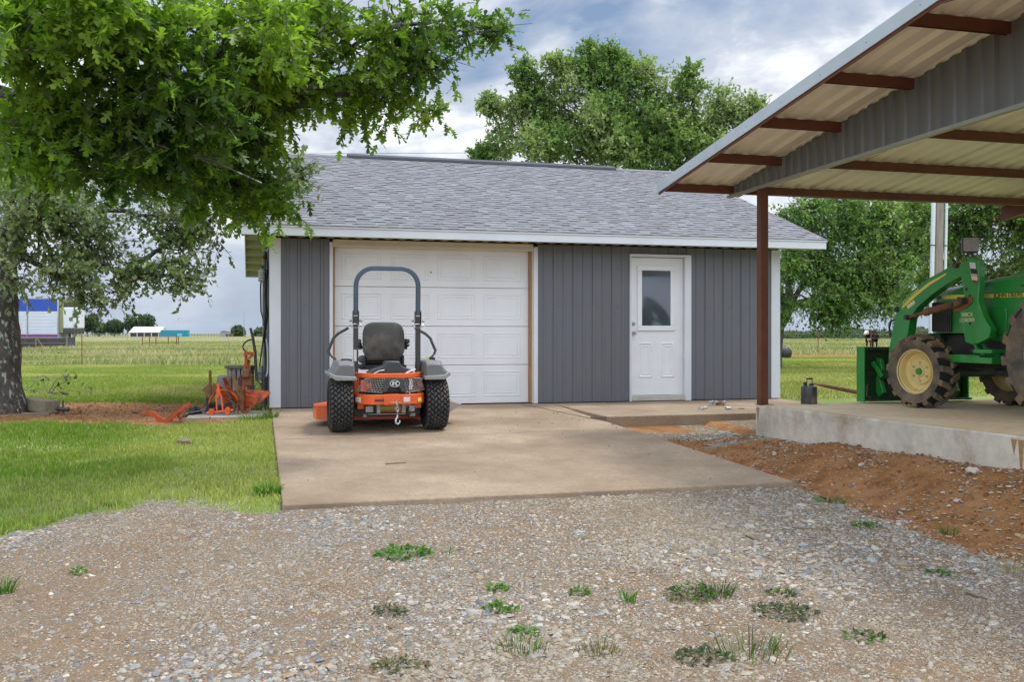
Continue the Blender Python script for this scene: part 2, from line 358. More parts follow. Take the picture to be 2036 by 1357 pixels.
def axis(lo, hi, step, far, neg):
    a = list(np.arange(lo, hi+1e-6, step)); s = step
    while a[-1] < far: s *= 1.2; a.append(a[-1]+s)
    s = step; b = []
    v = lo
    while v > neg: s *= 1.25; v -= s; b.append(v)
    return np.array(b[::-1]+a)
gx = axis(-8, 6.5, .085, 1600, -1600); gy = axis(2.6, 16.5, .085, 1800, -80)
XX, YY = np.meshgrid(gx, gy); ZZ = ground_z(XX, YY); zn = np.stack(zones(XX, YY), -1)
GV = np.stack([XX, YY, ZZ], -1).reshape(-1, 3); nx = len(gx)
iy, ix = np.meshgrid(np.arange(len(gy)-1), np.arange(nx-1), indexing='ij'); i0 = (iy*nx+ix).ravel()
GQ = np.stack([i0, i0+1, i0+1+nx, i0+nx], -1); zc = zn.reshape(-1, 4)[GQ].mean(1); kind = zc.argmax(1)
def ground_material():
    m = bpy.data.materials.new('yard_ground'); m.use_nodes = True; t = m.node_tree; b = t.nodes['Principled BSDF']; N = t.nodes.new; L = t.links.new
    co = N('ShaderNodeTexCoord').outputs['Object']
    def noise(s, d=6, r=.6):
        n = N('ShaderNodeTexNoise'); n.inputs['Scale'].default_value = s; n.inputs['Detail'].default_value = d; n.inputs['Roughness'].default_value = r; L(co, n.inputs['Vector']); return n.outputs['Fac']
    def ramp(f, *st):
        r = N('ShaderNodeValToRGB'); e = r.color_ramp.elements
        while len(e) < len(st): e.new(.5)
        for q, (p, c) in zip(e, st): q.position = p; q.color = (*c, 1)
        L(f, r.inputs['Fac']); return r.outputs['Color']
    def mix(f, a, c):
        q = N('ShaderNodeMix'); q.data_type = 'RGBA'; L(f, q.inputs[0]); L(a, q.inputs[6]); L(c, q.inputs[7]); return q.outputs[2]
    at_ = N('ShaderNodeAttribute'); at_.attribute_name = 'col'; sp = N('ShaderNodeSeparateColor'); L(at_.outputs['Color'], sp.inputs[0])
    ns = noise(7, 6, .7)
    def thr(ch):
        a = N('ShaderNodeMath'); a.operation = 'ADD'; L(sp.outputs[ch], a.inputs[0]); s2 = N('ShaderNodeMath'); s2.operation = 'MULTIPLY_ADD'; L(ns, s2.inputs[0]); s2.inputs[1].default_value = .9; s2.inputs[2].default_value = -.45; L(s2.outputs[0], a.inputs[1])
        r = N('ShaderNodeMapRange'); r.inputs[1].default_value = .42; r.inputs[2].default_value = .58; L(a.outputs[0], r.inputs[0]); return r.outputs[0]
    grav = ramp(noise(55, 6, .75), (.3, (.105, .075, .048)), (.5, (.215, .16, .108)), (.72, (.31, .265, .21)))
    soil = ramp(noise(2.2, 8, .65), (.35, (.16, .088, .042)), (.6, (.235, .155, .09)))
    grav = mix(ramp(noise(1.1, 6, .6), (.42, (0,)*3), (.58, (.75,)*3)), grav, soil)
    lawn = mix(ramp(noise(.9, 5), (.4, (0,)*3), (.62, (1,)*3)), ramp(noise(40, 4, .7), (.3, (.12, .18, .035)), (.7, (.2, .28, .07))), ramp(noise(30, 4, .7), (.3, (.2, .23, .07)), (.7, (.3, .33, .13))))
    dirt = ramp(noise(3.5, 9, .72), (.3, (.15, .066, .025)), (.5, (.29, .14, .055)), (.72, (.38, .215, .10)))
    past = mix(ramp(noise(.16, 7, .65), (.38, (0,)*3), (.6, (1,)*3)), ramp(noise(9, 5, .8), (.3, (.13, .16, .05)), (.7, (.22, .25, .09))), ramp(noise(9, 5, .8), (.3, (.22, .21, .1)), (.7, (.33, .31, .17))))
    col = mix(thr(1), mix(thr(0), past, grav), lawn); col = mix(thr(2), col, dirt)
    L(col, b.inputs['Base Color']); b.inputs['Roughness'].default_value = .95; b.inputs['Specular IOR Level'].default_value = .15
    bn = N('ShaderNodeBump'); bn.inputs['Strength'].default_value = .6; bn.inputs['Distance'].default_value = .02; L(noise(60, 6, .75), bn.inputs['Height']); L(bn.outputs[0], b.inputs['Normal'])
    return m
GM = ground_material()
for k, nm in enumerate(('gravel_drive', 'lawn', 'bare_ground', 'pasture')):
    q = GQ[kind == k]; u, inv = np.unique(q, return_inverse=True)
    o = soup(nm, GV[u], inv.reshape(-1, 4), GM, zn.reshape(-1, 4)[u][:, :3], smooth=True); o['kind'] = 'structure'
    o['label'] = dict(gravel_drive='grey and tan gravel drive with bare soil patches', lawn='mown green lawn around the garage', bare_ground='bare red brown dirt', pasture='rough dry pasture beyond the fence')[nm]

# driveway, walkway (concrete); both follow the fall of the ground
def slab(name, corners, thick, m, label):
    """corners: local garage t, d, z of the top, anticlockwise"""
    b = MB(); vs = [P0+U*t+V*d+Vector((0, 0, z)) for t, d, z in corners]; b.prism(vs, (0, 0, -thick))
    o = b.build(name, m, bevel=.012); o['kind'] = 'structure'; o['label'] = label; return o
slab('driveway', [(-2.22, -6.45, -.185), (1.86, -6.45, -.185), (1.80, -2.3, -.066), (1.80, -.012, 0), (-2.2, -.012, 0)], .11, M['conc'], 'tan concrete driveway in front of the garage door')
slab('walkway', [(1.805, -2.22, -.006), (5.56, -2.22, -.006), (5.56, -.012, .0), (1.805, -.012, .0)], .17, M['conc'], 'tan concrete walkway below the entry door')
slab('floor', [(-2.15, .0, -.004), (5.45, .0, -.004), (5.45, 9.0, -.004), (-2.15, 9.0, -.004)], .1, M['conc'], 'garage floor slab')

def strip(name, pts, w, m, parent, lift=.003):
    b = MB()
    for (t0_, d0_), (t1_, d1_) in zip(pts, pts[1:]):
        n_ = Vector((-(d1_-d0_), t1_-t0_)).normalized()*w/2; q = [(t0_-n_.x, d0_-n_.y), (t1_-n_.x, d1_-n_.y), (t1_+n_.x, d1_+n_.y), (t0_+n_.x, d0_+n_.y)]
        b.add([P0+U*a_+V*c_+Vector((0, 0, (.0287*c_ if a_ < 1.8 else .0027*c_)+lift+.0015)) for a_, c_ in q], [(0, 1, 2, 3)])
    return b.build(name, m, parent)
crk = pm('dark_crack', (.09, .07, .05), .95)
strip('crack', [(1.30, -.05), (1.42, -.5), (1.50, -.95), (1.62, -1.5), (1.70, -1.9), (1.795, -2.26)], .018, crk, bpy.data.objects['driveway'])
strip('crack', [(-2.1, -3.05), (-1.3, -3.12), (-.7, -3.02), (.1, -3.1), (.9, -3.03), (1.75, -3.1)], .009, crk, bpy.data.objects['driveway'])
# ------------------------------------------------------------ gravel stones, litter (uncountable)
def stones(name, x, y, z, size, flat, cols, mat, seed=0, K=6):
    rng = np.random.default_rng(seed); n = len(x)
    ang = (np.arange(K)/K*2*math.pi)[None, :]+rng.uniform(-.35, .35, (n, K))+rng.uniform(0, 6.3, (n, 1))
    rad = size[:, None]*rng.uniform(.65, 1.15, (n, K)); el = rng.uniform(.55, 1., (n, 1)); ra = rng.uniform(0, 3.14, (n, 1))
    px = rad*np.cos(ang); py = rad*np.sin(ang)*el; bx = px*np.cos(ra)-py*np.sin(ra); by = px*np.sin(ra)+py*np.cos(ra)
    tx = rng.uniform(-.2, .2, (n, 1)); ty = rng.uniform(-.2, .2, (n, 1)); h = (size*flat)[:, None]
    bot = np.stack([x[:, None]+bx, y[:, None]+by, z[:, None]+tx*bx+ty*by-h*.6], -1)
    sh = rng.uniform(.55, .9, (n, 1)); top = np.stack([x[:, None]+bx*sh, y[:, None]+by*sh, z[:, None]+tx*bx+ty*by+h*rng.uniform(.5, 1.1, (n, K))], -1)
    vs = np.concatenate([bot, top], 1); base = (np.arange(n)*2*K)[:, None]; tr = []
    for k in range(K):
        l = (k+1) % K; tr += [(k, l, K+l), (k, K+l, K+k)]
    for k in range(1, K-1): tr.append((K, K+k, K+k+1))
    tr = np.array(tr); F_ = (base[:, :, None]+tr[None]).reshape(-1, 3)
    o = soup(name, vs.reshape(-1, 3), F_, mat, np.repeat(cols, 2*K, 0)); o['kind'] = 'stuff'; return o
STM = attr_mat('gravel_stone', .9, .3, 300, 1., .18, 90)
def frustum_xy(n, y0, y1, rng, wid=.57):
    y = np.sqrt(rng.uniform(0, 1, n)*(y1**2-y0**2)+y0**2); x = rng.uniform(-1, 1, n)*y*wid; return x, y
def on_slab(x, y, pad=.0):
    t, d = td(x, y); a, b = cc(x, y)
    dr = (t > -2.22-pad)*(t < 1.87+pad)*(d > -6.45-pad)*(d < .1); wk = (t > 1.7)*(d > -2.22-pad)*(d < .1); cs = (a > -.0-pad)*(b < 0.02)
    return dr | wk | cs
rng = np.random.default_rng(5)
x, y = frustum_xy(430000, 3.3, 13, rng)
g, l, d_, p = zones(x, y); tt, dd = td(x, y)
cl = fbm(x*1.2, y*1.2, 71); cl2 = fbm(x*4.5, y*4.5, 72); leftness = sst(-.8, -2.2, x+.6*(fbm(x*1.4, y*1.4, 76)-.5))*sst(6.4, 4.9, y)
dens = g*(.6+1.2*sst(.38, .6, .55*cl+.45*cl2))*(1-.8*leftness)+.05*d_*(y < 9)
dens = np.where((dd > -6.9)*(dd < -6.3)*(tt < 1.9), dens*.75, dens)
keep = (rng.uniform(0, 1, len(x)) < dens*np.clip(6.5/y, .5, 1))*(~on_slab(x, y, .015)); x = x[keep]; y = y[keep]
n = len(x); sz = np.exp(rng.normal(math.log(.0076), .48, n)); sz = np.clip(sz, .004, .034)*(.8+.5*sst(.4, .6, fbm(x*.9, y*.9, 75)))
pal = np.array([(.235, .238, .238), (.155, .162, .170), (.30, .295, .28), (.38, .355, .31), (.34, .27, .185), (.29, .215, .14), (.45, .42, .36), (.19, .135, .085), (.28, .255, .22)])
slate = sst(.8, -2.0, x)                                      # bluer, darker slate to the left
pr = rng.uniform(0, 1, n); idx = np.where(pr < .26+.4*slate, rng.integers(0, 3, n), rng.integers(3, 9, n))
cols = pal[idx]*rng.uniform(.72, 1.18, (n, 1)); dust = np.clip(.04+.55*sst(.42, .64, fbm(x*.8+5, y*.8, 79))+rng.normal(0, .15, n), 0, .85)[:, None]; cols = cols*(1-dust)+np.array([[.30, .25, .185]])*dust*rng.uniform(.8, 1.1, (n, 1))
stones('gravel', x, y, ground_z(x, y)+sz*.12, sz, rng.uniform(.1, .34, n), cols, STM, 3)['label'] = 'loose grey slate and tan gravel covering the drive'
# the fines between the stones
x, y = frustum_xy(420000, 3.3, 9.5, rng); g, l, d_, p = zones(x, y); f = fbm(x*2.1, y*2.1, 78)
keep = (rng.uniform(0, 1, len(x)) < g*(.25+.75*sst(.38, .58, f))*(1-.5*sst(-.8, -2.2, x)*sst(6.4, 4.9, y))*np.clip(5.5/y, .3, 1))*(~on_slab(x, y, .01)); x = x[keep]; y = y[keep]; n = len(x); sz = np.exp(rng.normal(math.log(.0042), .3, n))
cols = np.array([(.29, .23, .16), (.24, .17, .105), (.34, .305, .25), (.17, .12, .075), (.24, .235, .225)])[rng.integers(0, 5, n)]*rng.uniform(.75, 1.2, (n, 1))
stones('gravel_fines', x, y, ground_z(x, y)+sz*.15, sz, np.full(n, .4), cols, STM, 33, 4)['label'] = 'tan grit and fines between the gravel stones'
# crumbs of soil, chips and leaf bits on the concrete and the bank
x, y = frustum_xy(5200, 6.6, 13, rng); t_, d2 = td(x, y); ok = (t_ > -2.15)*(t_ < 1.8)*(d2 > -6.4)*(d2 < -.1); x = x[ok]; y = y[ok]; t_, d2 = td(x, y)
pk = rng.uniform(0, 1, len(x)) < .05+.25*sst(.2, 1.6, t_)*sst(-5.2, -2, d2); x = x[pk]; y = y[pk]; t_, d2 = td(x, y)
sz = np.exp(rng.normal(math.log(.007), .5, len(x)))
stones('soil_crumbs', x, y, .03*d2+.003, sz, np.full(len(x), .5), np.tile((.09, .055, .03), (len(x), 1))*rng.uniform(.6, 1.6, (len(x), 1)), STM, 4)['label'] = 'crumbs of mud scattered on the concrete driveway'

def blades(name, x, y, z, h, w, lean, cols, mat, seed=1, segs=2):
    rng = np.random.default_rng(seed); n = len(x); a = rng.uniform(0, 6.283, n); b = rng.uniform(0, 6.283, n)
    sx_, sy_ = np.cos(a)*w, np.sin(a)*w; lx, ly = np.cos(b)*lean*h, np.sin(b)*lean*h
    p0 = np.stack([x-sx_, y-sy_, z-.005], -1); p1 = np.stack([x+sx_, y+sy_, z-.005], -1)
    m0 = np.stack([x-sx_*.7+lx*.35, y-sy_*.7+ly*.35, z+h*.6], -1); m1 = np.stack([x+sx_*.7+lx*.35, y+sy_*.7+ly*.35, z+h*.6], -1)
    tp = np.stack([x+lx, y+ly, z+h*np.sqrt(np.clip(1-.35*lean**2, .3, 1))], -1)
    vs = np.stack([p0, p1, m0, m1, tp], 1).reshape(-1, 3); base = (np.arange(n)*5)[:, None, None]
    F_ = (base+np.array([(0, 1, 3), (0, 3, 2), (2, 3, 4)])[None]).reshape(-1, 3)
    return soup(name, vs, F_, mat, np.repeat(cols, 5, 0))
GRM = attr_mat('grass_blade', .75, 0, 100, 1., .05, 3, .3, spec=.2)
def grass_cols(x, y, rng, dry=0., s=0.6):
    n = len(x); f = fbm(x*s, y*s, 90); q = np.clip((f-.36)/.28, 0, 1)[:, None]
    c = np.array([[.165, .265, .035]])*(1-q)+np.array([[.36, .39, .11]])*q
    dryc = np.array([[.34, .30, .15]]); k = (rng.uniform(0, 1, n) < dry)[:, None]
    return np.where(k, dryc, c)*rng.uniform(.7, 1.3, (n, 1))
# near lawn left of the driveway
rng = np.random.default_rng(21)
x, y = frustum_xy(520000, 5.0, 17, rng); ok = x < -1.4; x = x[ok]; y = y[ok]
g, l, d_, p = zones(x, y); pt = fbm(x*2.3, y*2.3, 61)
keep = (rng.uniform(0, 1, len(x)) < sst(.35, 1., l)**1.5*(.35+.65*sst(.36, .52, pt)))*(~on_slab(x, y, .0)); x = x[keep]; y = y[keep]
h = rng.uniform(.022, .06, len(x))*(.75+.6*sst(.4, .62, fbm(x*1.5, y*1.5, 62)))
blades('lawn_grass', x, y, ground_z(x, y), h, rng.uniform(.0018, .004, len(x))*(1+y/16), rng.uniform(.2, .9, len(x)), grass_cols(x, y, rng, .12), GRM, 8)['kind'] = 'stuff'
# lawn further off, left and right
x, y = frustum_xy(420000, 14, 47, rng, .56); g, l, d_, p = zones(x, y)
t_, d2 = td(x, y); hid = (t_ > -2.3)*(t_ < 5.6)*(d2 > -.2)
keep = (rng.uniform(0, 1, len(x)) < l)*(~on_slab(x, y))*(~((x > -.13*y-1.5)*(x < .25*y))) ; x = x[keep]; y = y[keep]
blades('far_lawn_grass', x, y, ground_z(x, y), rng.uniform(.03, .075, len(x)), rng.uniform(.005, .011, len(x)), rng.uniform(.2, .9, len(x)), (grass_cols(x, y, rng, .14, .35)*np.array([1.0, .92, 1.1])+np.array([.04, .025, .015])), GRM, 9)['kind'] = 'stuff'
# rough pasture
x, y = frustum_xy(520000, 40, 150, rng, .56); g, l, d_, p = zones(x, y)
keep = (rng.uniform(0, 1, len(x)) < p*np.clip(60/y, .25, 1))*(~((x > -.13*y-3)*(x < .25*y))); x = x[keep]; y = y[keep]
f = fbm(x*.12, y*.25, 66); edge = sst(4, 0, y-41.5)*(x < 0)
h = rng.uniform(.12, .34, len(x))*(.5+.9*sst(.35, .65, f)); q = np.clip(sst(.34, .6, fbm(x*.1+7, y*.3, 67))-edge*.7, 0, 1)[:, None]
cols = (np.array([[.19, .24, .07]])*(1-q)+np.array([[.40, .36, .21]])*q)*rng.uniform(.65, 1.3, (len(x), 1))
blades('pasture_grass', x, y, ground_z(x, y), h, rng.uniform(.012, .03, len(x)), rng.uniform(.2, .9, len(x)), cols, GRM, 10)['kind'] = 'stuff'
for nm, lb in (('lawn_grass', 'short green lawn grass left of the driveway'), ('far_lawn_grass', 'mown grass further off'), ('pasture_grass', 'tall dry and green pasture grass')): bpy.data.objects[nm]['label'] = lb
# dry leaf litter on the bank
x = rng.uniform(1.9, 6.5, 16000); y = rng.uniform(4.6, 11, 16000); a, b = cc(x, y); g, l, d_, p = zones(x, y)
lf = sst(.5, .6, fbm(x*2.6, y*2.6, 81))*.95+.05
keep = (d_ > .5)*(a < -.03)*(a > -1.7)*(rng.uniform(0, 1, len(x)) < lf); x = x[keep]; y = y[keep]; n = len(x)
sz = np.exp(rng.normal(math.log(.0115), .45, n))
lc = np.array([(.46, .41, .34), (.36, .26, .16), (.24, .14, .075), (.46, .41, .34), (.36, .3, .24)])[rng.integers(0, 5, n)]*rng.uniform(.7, 1.2, (n, 1))
stones('leaf_litter', x, y, ground_z(x, y)+.008, sz, rng.uniform(.08, .25, n), lc, STM, 14)['label'] = 'dry leaves, chips and pale stones on the dirt bank'
n = 17000; x = rng.uniform(1.5, 6.0, n); y = rng.uniform(4.2, 11.5, n); a, b = cc(x, y); g, l, d_, p = zones(x, y); keep = (d_ > .4)*(a < -.02)*(~on_slab(x, y, .01)); x = x[keep]; y = y[keep]; n = len(x)
sz = np.exp(rng.normal(math.log(.009), .5, n)); lc = np.array([(.28, .135, .055), (.19, .085, .034), (.34, .185, .085)])[rng.integers(0, 3, n)]*rng.uniform(.7, 1.2, (n, 1))
stones('dirt_clods', x, y, ground_z(x, y), sz, rng.uniform(.4, .8, n), lc, STM, 15)['label'] = 'red brown dirt clods on the bank'
n = 14000; x = rng.uniform(-8, -2.7, n); y = rng.uniform(11.3, 15.6, n); g, l, d_, p = zones(x, y); keep = d_ > .4; x = x[keep]; y = y[keep]; n = len(x)
sz = np.exp(rng.normal(math.log(.0075), .5, n)); lc = np.array([(.22, .11, .055), (.12, .065, .035), (.3, .19, .11)])[rng.integers(0, 3, n)]*rng.uniform(.7, 1.2, (n, 1))
stones('mud_clods', x, y, ground_z(x, y), sz, rng.uniform(.4, .8, n), lc, STM, 16)['label'] = 'brown dirt clods on the bare strip by the oak'
# ------------------------------------------------------------ garage
G = thing('garage', 'grey metal sided garage with shingle roof, white overhead door and white entry door', 'garage', P0, TH)
TL, TR = gt(539), gt(1547); DB = 9.1; ZS = 2.33; EL, ER = -2.635, 6.079; DE = -.45; DR = 4.55; DK = 9.55; ZE = 2.467; PIT = .37; ZR = ZE+PIT*(DR-DE)
def rib_profile(a, b, pitch=.1525, h=.021, w=.034):
    """points (along, out) of ribbed sheet from a to b"""
    pts = [(a, 0)]; k = math.ceil((a+.03)/pitch)
    while k*pitch < b-.03:
        c = k*pitch; hh = h if k % 2 == 0 else h*.62
        pts += [(c-w*.62, 0), (c-w*.36, hh), (c+w*.36, hh), (c+w*.62, 0)]; k += 1
    return pts+[(b, 0)]
ta, tb = gt(655), gt(1068.5); tc_, tdd = gt(1251), gt(1372)
def front_sheet(b, a, c, z0, z1): b.sheet(rib_profile(a, c), lambda p, q: (p, -.004-q, z0), lambda p, q: (p, -.004-q, z1))
zh = gz(1300, 505)
for a_, c_, z_ in ((TL+.08, ta, .012), (tb, tc_, .012), (tdd, TR-.08, .012), (tc_, tdd, zh)):
    b = MB(); front_sheet(b, a_, c_, z_, ZS); front = b.build('front_wall', 'siding', G, ang=20)
scr = MB().ball((0, 0, 0), (.007, .006, .007), 6, 4).build('screw', 'dkgrey', G); first = True
for a, c in ((TL+.08, ta), (tb, tc_), (tdd, TR-.08)):
    k = math.ceil(a/.305)
    while k*.305+.08 < c-.03:
        for z in (.16, gz(1180, 610), 2.0):
            if a+.03 < k*.305+.075:
                q_ = scr if first else scr.copy(); first = False; q_.location = (k*.305+.076, -.008, z)
                if q_ is not scr: COL.objects.link(q_)
        k += 1
b = MB(); b.sheet(rib_profile(0, DB), lambda p, q: (TL-q, p, .0), lambda p, q: (TL-q, p, ZS+.05)); b.build('side_wall', 'siding', G, ang=20)
b = MB(); b.sheet(rib_profile(0, DB), lambda p, q: (TR+q, p, .0), lambda p, q: (TR+q, p, ZS+.05)); b.build('side_wall', 'siding', G, ang=20)
b = MB(); b.box((TL+.01, DB, 0), (TR-.01, DB+.05, ZS)); b.build('rear_wall', 'siding', G)
for x0, sgn in ((TL, -1), (TR, 1)):                                      # gable triangles
    b = MB(); z0 = ZS+.055
    b.prism([(x0, .02, z0), (x0, DB-.02, z0), (x0, DB-.02, ZE+PIT*.42-.03), (x0, DR, ZR-.07), (x0, .02, ZE+PIT*.42-.03)], (-.02*sgn, 0, 0)); b.build('gable_wall', 'siding', G)
b = MB(); b.box((ta-.02, .145, ZS-.1), (tb+.02, .6, ZS+.02)); b.box((TL+.02, .03, .0), (ta-.02, .06, ZS)); b.box((tb+.02, .03, .0), (tc_-.001, .06, ZS)); b.box((tc_, .0285, gz(1300, 505)+.005), (tdd, .06, ZS)); b.box((tdd+.001, .03, .0), (TR-.02, .06, ZS)); b.build('wall_backing', 'darkopen', G)
for a in (TL, TR):
    s = 1 if a < 0 else -1; b = MB()
    b.box((a-s*.022, -.026, .015), (a+s*.128, -.02, ZS)); b.box((a-s*.022, -.02, .015), (a-s*.017, .14, ZS)); b.box((a+s*.122, -.0195, .015), (a+s*.128, -.004, ZS)); b.build('corner_trim', 'white_trim', G, bevel=.0015)
# soffit and fascia
b = MB(); b.sheet([(a, (.0 if k % 4 in (0, 3) else .016)) for k, a in enumerate(np.arange(EL+.05, ER-.03, .05))], lambda p, q: (p, DE+.03, ZS+.012+q), lambda p, q: (p, -.0, ZS+.012+q)); b.build('soffit', 'soffit', G, ang=20)
for x0, x1 in ((EL+.02, TL-.025), (TR+.025, ER-.02)):
    for d0, d1 in ((DE+.03, DR), (DR, DK-.03)):
        b = MB(); n = 52; prof = []
        for k in range(n+1):
            d = d0+(d1-d0)*k/n; prof.append((d, ZE+PIT*(min(d-DE, DK-d))-.125+(.07 if k % 4 in (2, 3) else 0)))
        b.sheet(prof, lambda p, q: (x0, p, q), lambda p, q: (x1, p, q)); b.build('rake_soffit', 'soffit', G, ang=20)
b = MB(); b.box((EL, DE, ZE-.142), (ER, DE+.02, ZE-.028)); b.build('fascia', 'white_trim', G, bevel=.002)
b = MB(); b.box((EL-.012, DE-.014, ZE-.034), (ER+.012, DE+.03, ZE-.006)); b.build('drip_edge', 'white_trim', G, bevel=.003)
b = MB(); b.box((EL, DK-.02, ZE-.142), (ER, DK, ZE-.02)); b.build('fascia', 'white_trim', G)
for x0 in (EL, ER-.02):
    b = MB()
    for d0, d1 in ((DE+.02, DR), (DK-.02, DR)):
        z0 = ZE+PIT*(.02)-.005
        b.prism([(x0, d0, z0-.14), (x0, d1, ZR-.155), (x0, d1, ZR-.02), (x0, d0, z0-.02)], (.02, 0, 0))
    b.build('rake_trim', 'white_trim', G)
# roof: a deck and courses of laminated shingles, every tab its own raised piece
b = MB()
for d0, d1 in ((DE, DR), (DK, DR)):
    b.prism([(EL, d0, ZE-.02), (EL, d1, ZR-.02), (EL, d1, ZR-.002), (EL, d0, ZE-.002)], (ER-EL, 0, 0))
roof = b.build('roof', pm('roof_deck', (.16, .165, .175), .95, 0, .1, 5), G)
rg = random.Random(4); vs = []; qs = []; cs = []
sl_ = math.hypot(1, PIT); up = Vector((0, 1, PIT))/sl_; nrm = Vector((0, -PIT, 1))/sl_
org = Vector((0, DE-.02, ZE-PIT*.02)); LEN = (DR-DE+.02)*sl_; EXPO = .142; rows = int(LEN/EXPO)+1
def quad(a, b_, s0, s1, h0, h1, c):
    o = len(vs)
    for (xx, s_, h_) in ((a, s0, h0), (b_, s0, h0), (b_, s1, h1), (a, s1, h1)): vs.append(org+Vector((xx, 0, 0))+up*s_+nrm*h_); cs.append(c)
    qs.append((o, o+1, o+2, o+3))
for r_ in range(rows):
    s0 = r_*EXPO; s1 = min(s0+EXPO+.01, LEN); x_ = EL-.015-rg.random()*.3; wob = rg.uniform(-.002, .002)
    tabn = rg.random() < .5
    while x_ < ER+.015:
        w_ = rg.uniform(.10, .30) if tabn else rg.uniform(.07, .19); a = max(x_, EL-.015); e = min(x_+w_, ER+.015)
        if e-a > .004:
            g_ = rg.gauss(1, .07); base = rg.choice(((.185, .19, .205), (.17, .175, .19), (.205, .208, .22), (.18, .175, .185))); c = tuple(v*g_ for v in base)
            if tabn:
                h = .0095; quad(a, e, s0+wob, s1, h, .002, c)
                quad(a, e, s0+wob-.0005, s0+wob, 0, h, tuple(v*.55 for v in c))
                for xx in (a, e):
                    o = len(vs)
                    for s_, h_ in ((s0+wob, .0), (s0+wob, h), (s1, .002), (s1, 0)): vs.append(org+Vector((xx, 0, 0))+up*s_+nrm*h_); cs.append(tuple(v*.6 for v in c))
                    qs.append((o, o+1, o+2, o+3))
            else:
                dk = .105 if rg.random() < .62 else 0
                c2 = tuple(v*.95 for v in c)
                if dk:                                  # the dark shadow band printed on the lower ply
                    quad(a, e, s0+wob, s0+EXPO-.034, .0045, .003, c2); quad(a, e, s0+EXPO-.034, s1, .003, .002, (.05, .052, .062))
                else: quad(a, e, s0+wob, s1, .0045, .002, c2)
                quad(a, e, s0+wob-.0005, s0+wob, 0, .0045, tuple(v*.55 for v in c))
        x_ += w_; tabn = not tabn
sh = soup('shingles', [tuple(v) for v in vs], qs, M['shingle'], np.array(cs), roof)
b = MB(); b.prism([(EL-.01, DR-.14, ZR-PIT*.14+.012), (EL-.01, DR, ZR+.018), (EL-.01, DR+.14, ZR-PIT*.14+.012)], (ER-EL+.02, 0, 0)); b.build('ridge_shingles', pm('ridge_shingle', (.17, .175, .19), .95, 0, .15, 9, .4, 200), roof)
r0, r1 = -1.35+.45, 4.55
r0 = onplane(690, P0, DR)[0]; r1 = onplane(1220, P0, DR)[0]
b = MB(); b.prism([(r0, DR-.16, ZR-.045), (r0, DR-.155, ZR+.0), (r0, DR, ZR+.062), (r0, DR+.155, ZR+.0), (r0, DR+.16, ZR-.045)], (r1-r0, 0, 0)); b.build('ridge_vent', 'ridge', roof, bevel=.004)

# overhead door: four sections of raised long panels inside a cream frame
l0, l1 = gt(665, .1), gt(1050.5, .1); zt = gz(860, 496, .1)
GD = MB(); n = 4; sh_ = zt/4
for k in range(n): GD.box((l0, .1, .012+k*sh_+.003), (l1, .14, .012+(k+1)*sh_-.003))
gd = GD.build('overhead_door', 'white_door', G, bevel=.004)
b = MB(); W_ = l1-l0
def frame_ring(b, x0, x1, z0, z1, w, y, dep):
    """a raised moulding: bevelled ring"""
    o = [(x0, z0), (x1, z0), (x1, z1), (x0, z1)]; i_ = [(x0+w, z0+w), (x1-w, z0+w), (x1-w, z1-w), (x0+w, z1-w)]; m_ = [(x0+w*.5, z0+w*.5), (x1-w*.5, z0+w*.5), (x1-w*.5, z1-w*.5), (x0+w*.5, z1-w*.5)]
    vs_ = [(p, y, q) for p, q in o]+[(p, y-dep, q) for p, q in m_]+[(p, y, q) for p, q in i_]
    b.add(vs_, [(k, (k+1) % 4, 4+(k+1) % 4, 4+k) for k in range(4)]+[(4+k, 4+(k+1) % 4, 8+(k+1) % 4, 8+k) for k in range(4)])
for k in range(4):
    for c in range(4):
        x0 = l0+.07+c*(W_-.1)/4+.03; x1 = x0+(W_-.1)/4-.12; z0 = .012+k*sh_+.1; z1 = .012+(k+1)*sh_-.09
        frame_ring(b, x0, x1, z0, z1, .02, .0995, .006); frame_ring(b, x0+.045, x1-.045, z0+.045, z1-.045, .012, .0995, .005)
b.build('door_panel', 'white_door', gd, ang=20)
b = MB(); b.ball((l0+1.36, .085, zt-.33), (.012, .01, .01), 8, 6); b.build('latch', 'rust', gd)
b = MB(); b.box((l0, .102, .0), (l1, .135, .0145)); b.build('bottom_seal', 'black', gd)
for a_, c_ in ((ta, ta+.045), (tb-.065, tb)): MB().box((a_, -.03, .004), (c_, .02, ZS-.04)).build('door_frame', 'white_trim', G, bevel=.003)
b = MB(); b.box((ta+.047, -.012, zt-.005), (tb-.067, .095, ZS-.0)); b.box((ta+.047, -.022, zt-.005), (tb-.067, -.0125, zt+.035)); b.build('header_board', 'cream', G, bevel=.003)
b = MB(); b.box((ta+.047, -.005, .01), (l0-.001, .14, zt-.008)); b.build('jamb', 'jambwood', G, bevel=.002)
b = MB(); b.box((l1+.001, .02, .01), (l1+.028, .14, zt-.008)); b.build('jamb', 'jambwood', G, bevel=.002)
b = MB(); b.box((l1+.0285, -.012, .01), (tb-.067, .1, zt-.008)); b.build('jamb', 'cream', G, bevel=.002)

